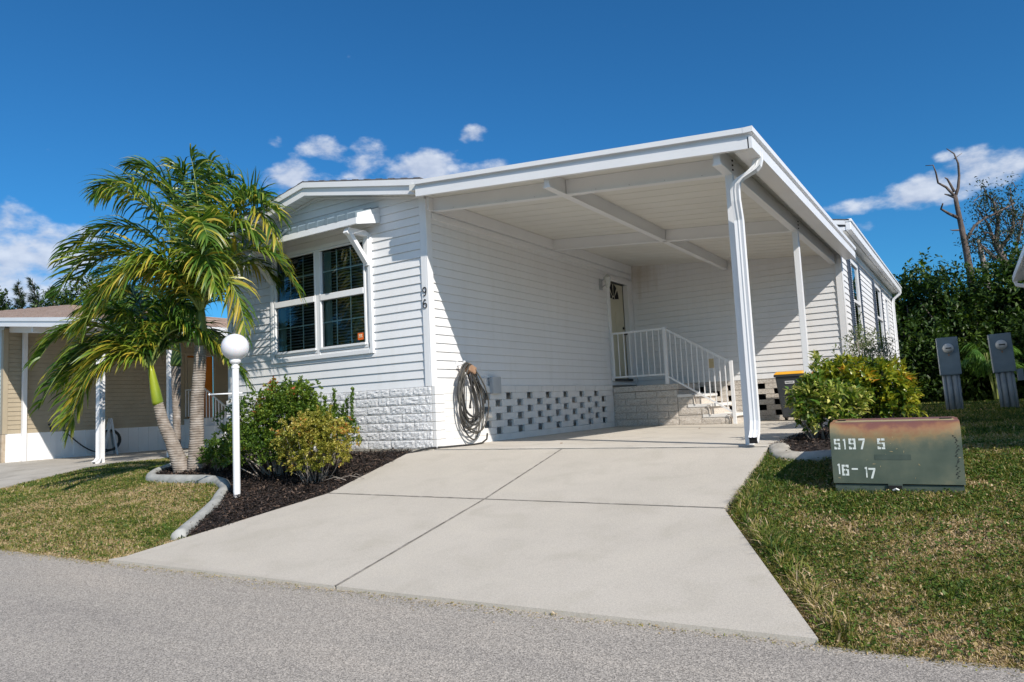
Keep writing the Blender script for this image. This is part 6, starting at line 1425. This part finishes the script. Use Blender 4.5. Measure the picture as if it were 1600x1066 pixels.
for i in range(0, len(P_), 2):
    q = P_[i]; k = P_[(i + 1) % len(P_)]; 
    if np.linalg.norm(q - k) < 2.2: mb.tube([tuple(q), tuple((q + k) / 2 + np.array([0, 0, .1])), tuple(k)], [.012, .018, .012], 4)
mb.build('twigs', 'wood', sp)
# wind-swept casuarinas and broadleaf trees far left
def wisp_tree(loc, H, lean, w, label, seed, dens=1.0, m='casu'):
    rg = np.random.default_rng(seed); t0 = thing('casuarina_tree', label, 'tree', loc, group='wind-swept trees beyond the neighbouring roof'); mb = MB()
    ln = np.array([lean * -.841, lean * -.541, 0]); mb.tube([(0, 0, -.2), tuple(ln * .3 + np.array([0, 0, H * .5])), tuple(ln + np.array([0, 0, H]))], [.18, .12, .02], 6); mb.build('trunk', 'wood', t0, smooth=True)
    PP = []; DD = []
    for k in range(int(110 * dens)):
        t = rg.uniform(.25, 1); c = np.array([0, 0, H * t]) + ln * t ** 2; a = rg.uniform(0, 2 * np.pi); L = w * (1.15 - t) * rg.uniform(.6, 1.2); d = np.array([math.cos(a), math.sin(a), .9]) + ln * .45; d /= np.linalg.norm(d)
        for s in range(14): PP.append(c + d * L * s / 14); DD.append(d)
    P_ = np.array(PP); d = np.array(DD); nl = 4; Pr = np.repeat(P_, nl, 0); dr = np.repeat(d, nl, 0) * .8 + rng.normal(size=(len(Pr), 3)) * .35 + ln * .2 + np.array([0, 0, -.1]); dr /= np.linalg.norm(dr, axis=1)[:, None]
    V, F, T = leaf_quads(Pr, dr, (.26 * rng.uniform(.5, 1.2, len(Pr))), .03, .3, rng.random(len(Pr))); fast_mesh('crown', V, F, T, M[m], t0)
for i, (x, y, H, w, lb) in enumerate(((-38.6, 11.0, 8.3, 1.5, 'first wispy tree past the roof, leftmost of the wind-swept row'), (-37.7, 11.6, 9.0, 1.5, 'second wispy wind-swept tree past the roof, counted from the left'), (-36.9, 12.0, 9.2, 1.6, 'third wispy wind-swept tree past the roof, tallest of the row'), (-36.0, 12.6, 8.6, 1.9, 'last wispy wind-swept tree past the roof, nearest the palms'))):
    wisp_tree((x, y, -.4), H, 1.3, w, lb, 40 + i)
def crown_tree(loc, ells, label, m='hedge', L=.32, W=.18, n=1500, nl=6, t0_=.35):
    t = thing('broadleaf_tree', label, 'tree', loc); o = foliage_mass('crown', '', m, ells, n, nl, L, W, t0_, parent=t, inner=.5, ground=False)
    zc = np.mean([e[2] for e in ells]); mb = MB(); mb.tube([(0, 0, -.2), (.1, .1, zc * .6), (ells[0][0], ells[0][1], zc)], [.3, .22, .1], 8)
    for e in ells: mb.tube([(.1, .1, zc * .5), tuple(np.array(e[:3]))], [.12, .04], 6)
    mb.build('trunk', 'wood', t, smooth=True)
crown_tree((-39.6, 9.9, -.4), [(0, 0, 6.2, 1.5, 1.5, 2.6), (-.8, -.6, 5, 1.6, 1.6, 2.2)], 'rounded green tree top at the far left edge behind the neighbouring roof', n=2600, L=.17, W=.10)
crown_tree((-26.5, 9.0, -.4), [(0, 0, 5.4, 1.6, 1.6, 2.3), (-1.2, -.8, 4.9, 1.3, 1.3, 2.0), (1.4, .9, 5.2, 1.4, 1.4, 2.0), (2.6, 1.7, 4.6, 1.3, 1.3, 1.7), (0.4, .3, 3.6, 2.4, 1.8, 1.4)], 'bushy olive tree standing behind the palm crowns', n=4200, L=.18, W=.09)
crown_tree((-30.0, 24.0, -.4), [(0, 0, 4.0, 3, 2, 2.2), (3, 2, 3.6, 3, 2, 2.0), (6, 4, 3.8, 3, 2, 2.1)], 'low dark trees far behind the gap between the homes', n=1500, L=.35, W=.2)

# few dry leaves on the slab
lf = [(2.25, 3.9), (1.55, .62), (2.95, 4.4)]
for i, (x, y) in enumerate(lf):
    mb = MB(); a = i * 1.3; c_, s_ = math.cos(a), math.sin(a); L_ = .05
    mb.poly([(0, 0, .002), (L_ * .5 * c_ - .018 * s_, L_ * .5 * s_ + .018 * c_, .014), (L_ * c_, L_ * s_, .006), (L_ * .5 * c_ + .018 * s_, L_ * .5 * s_ - .018 * c_, .012)])
    o = mb.build('dry_leaf', 'leather'); o.location = (x, y, .0); tag(o, ('curled dry leaf on the carport slab in front of the landing', 'curled dry leaf on the slab near the hose end of the wall', 'curled dry leaf on the slab in front of the steps')[i], 'leaf', 'dry leaves on the carport slab')

# ================================================================== world, sun, camera
w = bpy.data.worlds.new('World'); scene.world = w; w.use_nodes = True; nt = w.node_tree; bg = nt.nodes['Background']
sky = nt.nodes.new('ShaderNodeTexSky'); sky.sky_type = 'NISHITA'; sky.sun_disc = False
el = math.asin(SUN.z); az = math.atan2(SUN.x, SUN.y)
sky.sun_elevation = el; sky.sun_rotation = az; sky.air_density = 1.0; sky.dust_density = .4; sky.ozone_density = 2.5; sky.altitude = 0
SKY_STR = .085
bg.inputs['Strength'].default_value = SKY_STR
tc = nt.nodes.new('ShaderNodeTexCoord'); sx = nt.nodes.new('ShaderNodeSeparateXYZ'); nt.links.new(tc.outputs['Generated'], sx.inputs[0])
def mth(op, a, b=None, c=None, clamp=False):
    n = nt.nodes.new('ShaderNodeMath'); n.operation = op; n.use_clamp = clamp
    for i, v in enumerate((a, b, c)):
        if v is None: continue
        if isinstance(v, (int, float)): n.inputs[i].default_value = v
        else: nt.links.new(v, n.inputs[i])
    return n.outputs[0]
azn = mth('ARCTAN2', sx.outputs[0], sx.outputs[1]); eln = mth('ARCSINE', sx.outputs[2])
cmb = nt.nodes.new('ShaderNodeCombineXYZ'); nt.links.new(azn, cmb.inputs[0]); nt.links.new(mth('MULTIPLY', eln, 1.7), cmb.inputs[1])
nz = nt.nodes.new('ShaderNodeTexNoise'); nz.inputs['Scale'].default_value = 17; nz.inputs['Detail'].default_value = 10; nz.inputs['Roughness'].default_value = .54; nt.links.new(cmb.outputs[0], nz.inputs['Vector'])
nz2 = nt.nodes.new('ShaderNodeTexNoise'); nz2.inputs['Scale'].default_value = 5; nz2.inputs['Detail'].default_value = 6; nt.links.new(cmb.outputs[0], nz2.inputs['Vector'])
BL = [(-0.8752, .3174, .055, .024, 1.2), (-.7073, .3300, .110, .030, 1.4), (-.6204, .3246, .065, .019, .95), (-.6105, .3749, .018, .010, .6), (-.8228, .3541, .024, .014, .5), (-.7517, .3593, .032, .014, .6), (-.8928, .3666, .011, .008, .4),
      (-1.1745, .2071, .105, .046, 1.25), (-1.1583, .1724, .10, .036, 1.1), (-1.1831, .1503, .05, .018, .9), (-.0308, .2350, .070, .020, 1.15), (.0484, .2461, .055, .026, 1.2), (-.0738, .2300, .060, .012, 1.0), (-.0177, .292, .013, .006, .5), (-.0039, .272, .014, .007, .4), (-.1017, .2055, .012, .008, .45),
      (2.75, .45, .55, .30, 1.4), (-2.6, .5, .6, .32, 1.4), (1.2, .75, .45, .25, 1.3), (.7, .28, .25, .06, 1.2), (-1.9, .35, .25, .10, 1.2)]  # unseen cloud banks outside the view, added to whiten the fill light
acc = None
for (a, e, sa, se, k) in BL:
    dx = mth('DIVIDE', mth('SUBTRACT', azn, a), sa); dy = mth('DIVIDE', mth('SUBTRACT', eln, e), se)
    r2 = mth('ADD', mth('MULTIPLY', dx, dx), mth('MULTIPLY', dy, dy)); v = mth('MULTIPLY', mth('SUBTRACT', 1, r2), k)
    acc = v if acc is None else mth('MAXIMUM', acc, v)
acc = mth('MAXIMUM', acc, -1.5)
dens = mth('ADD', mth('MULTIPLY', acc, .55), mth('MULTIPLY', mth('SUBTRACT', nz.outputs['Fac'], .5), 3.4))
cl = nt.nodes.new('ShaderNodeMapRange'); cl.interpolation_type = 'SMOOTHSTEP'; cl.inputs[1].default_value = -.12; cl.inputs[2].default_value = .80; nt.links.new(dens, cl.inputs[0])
# cloud brightness: brighter tops, greyer interior
cmb2 = nt.nodes.new('ShaderNodeVectorMath'); cmb2.operation = 'ADD'; nt.links.new(cmb.outputs[0], cmb2.inputs[0]); cmb2.inputs[1].default_value = (.006, .016, 0)
nz3 = nt.nodes.new('ShaderNodeTexNoise'); nz3.inputs['Scale'].default_value = 17; nz3.inputs['Detail'].default_value = 6; nz3.inputs['Roughness'].default_value = .54; nt.links.new(cmb2.outputs[0], nz3.inputs['Vector'])
lit = mth('ADD', mth('MULTIPLY', mth('SUBTRACT', nz.outputs['Fac'], nz3.outputs['Fac']), 2.4), .55, None, True)
cr = nt.nodes.new('ShaderNodeValToRGB'); cr.color_ramp.elements[0].color = (4.6, 5.4, 7.2, 1); cr.color_ramp.elements[1].color = (8.6, 9.1, 10.0, 1); nt.links.new(lit, cr.inputs[0])
# deepen the blue a little (clean dry air)
gm = nt.nodes.new('ShaderNodeMix'); gm.data_type = 'RGBA'; gm.blend_type = 'MULTIPLY'; gm.inputs[0].default_value = 1; nt.links.new(sky.outputs[0], gm.inputs[6]); gm.inputs[7].default_value = (.25, .84, 1.27, 1)
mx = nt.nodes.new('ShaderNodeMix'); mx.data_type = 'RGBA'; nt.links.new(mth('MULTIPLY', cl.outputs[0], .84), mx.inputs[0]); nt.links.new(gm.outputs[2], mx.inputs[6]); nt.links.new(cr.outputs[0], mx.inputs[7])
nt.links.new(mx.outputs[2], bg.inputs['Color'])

sd_ = bpy.data.lights.new('sun', 'SUN'); sd_.energy = 4.9; sd_.angle = R(.53); sd_.color = (1, .925, .83)
so = bpy.data.objects.new('sun', sd_); COL.objects.link(so); so.rotation_euler = SUN.to_track_quat('Z', 'Y').to_euler(); so.location = (20, -10, 20)

cd = bpy.data.cameras.new('camera'); co = bpy.data.objects.new('camera', cd); COL.objects.link(co); scene.camera = co
yaw, pitch, roll = .5718588854771584, .09098092573339454, -.04815548892954283
f = Vector((-math.sin(yaw) * math.cos(pitch), math.cos(yaw) * math.cos(pitch), math.sin(pitch))); r_ = Vector((math.cos(yaw), math.sin(yaw), 0)); u_ = r_.cross(f)
r2 = math.cos(roll) * r_ + math.sin(roll) * u_; u2 = -math.sin(roll) * r_ + math.cos(roll) * u_
mt = Matrix(((r2.x, u2.x, -f.x, 6.00214179), (r2.y, u2.y, -f.y, -7.31265382), (r2.z, u2.z, -f.z, .50957015), (0, 0, 0, 1)))
co.matrix_world = mt
cd.sensor_width = 36; cd.lens = 1106.9396039417904 / 1600 * 36; cd.clip_end = 3000; cd.clip_start = .05
scene.render.engine = 'CYCLES'; scene.render.resolution_x = 1024; scene.render.resolution_y = 682
scene.view_settings.view_transform = 'Standard'; scene.view_settings.look = 'None'; scene.view_settings.exposure = .15; scene.view_settings.gamma = 1
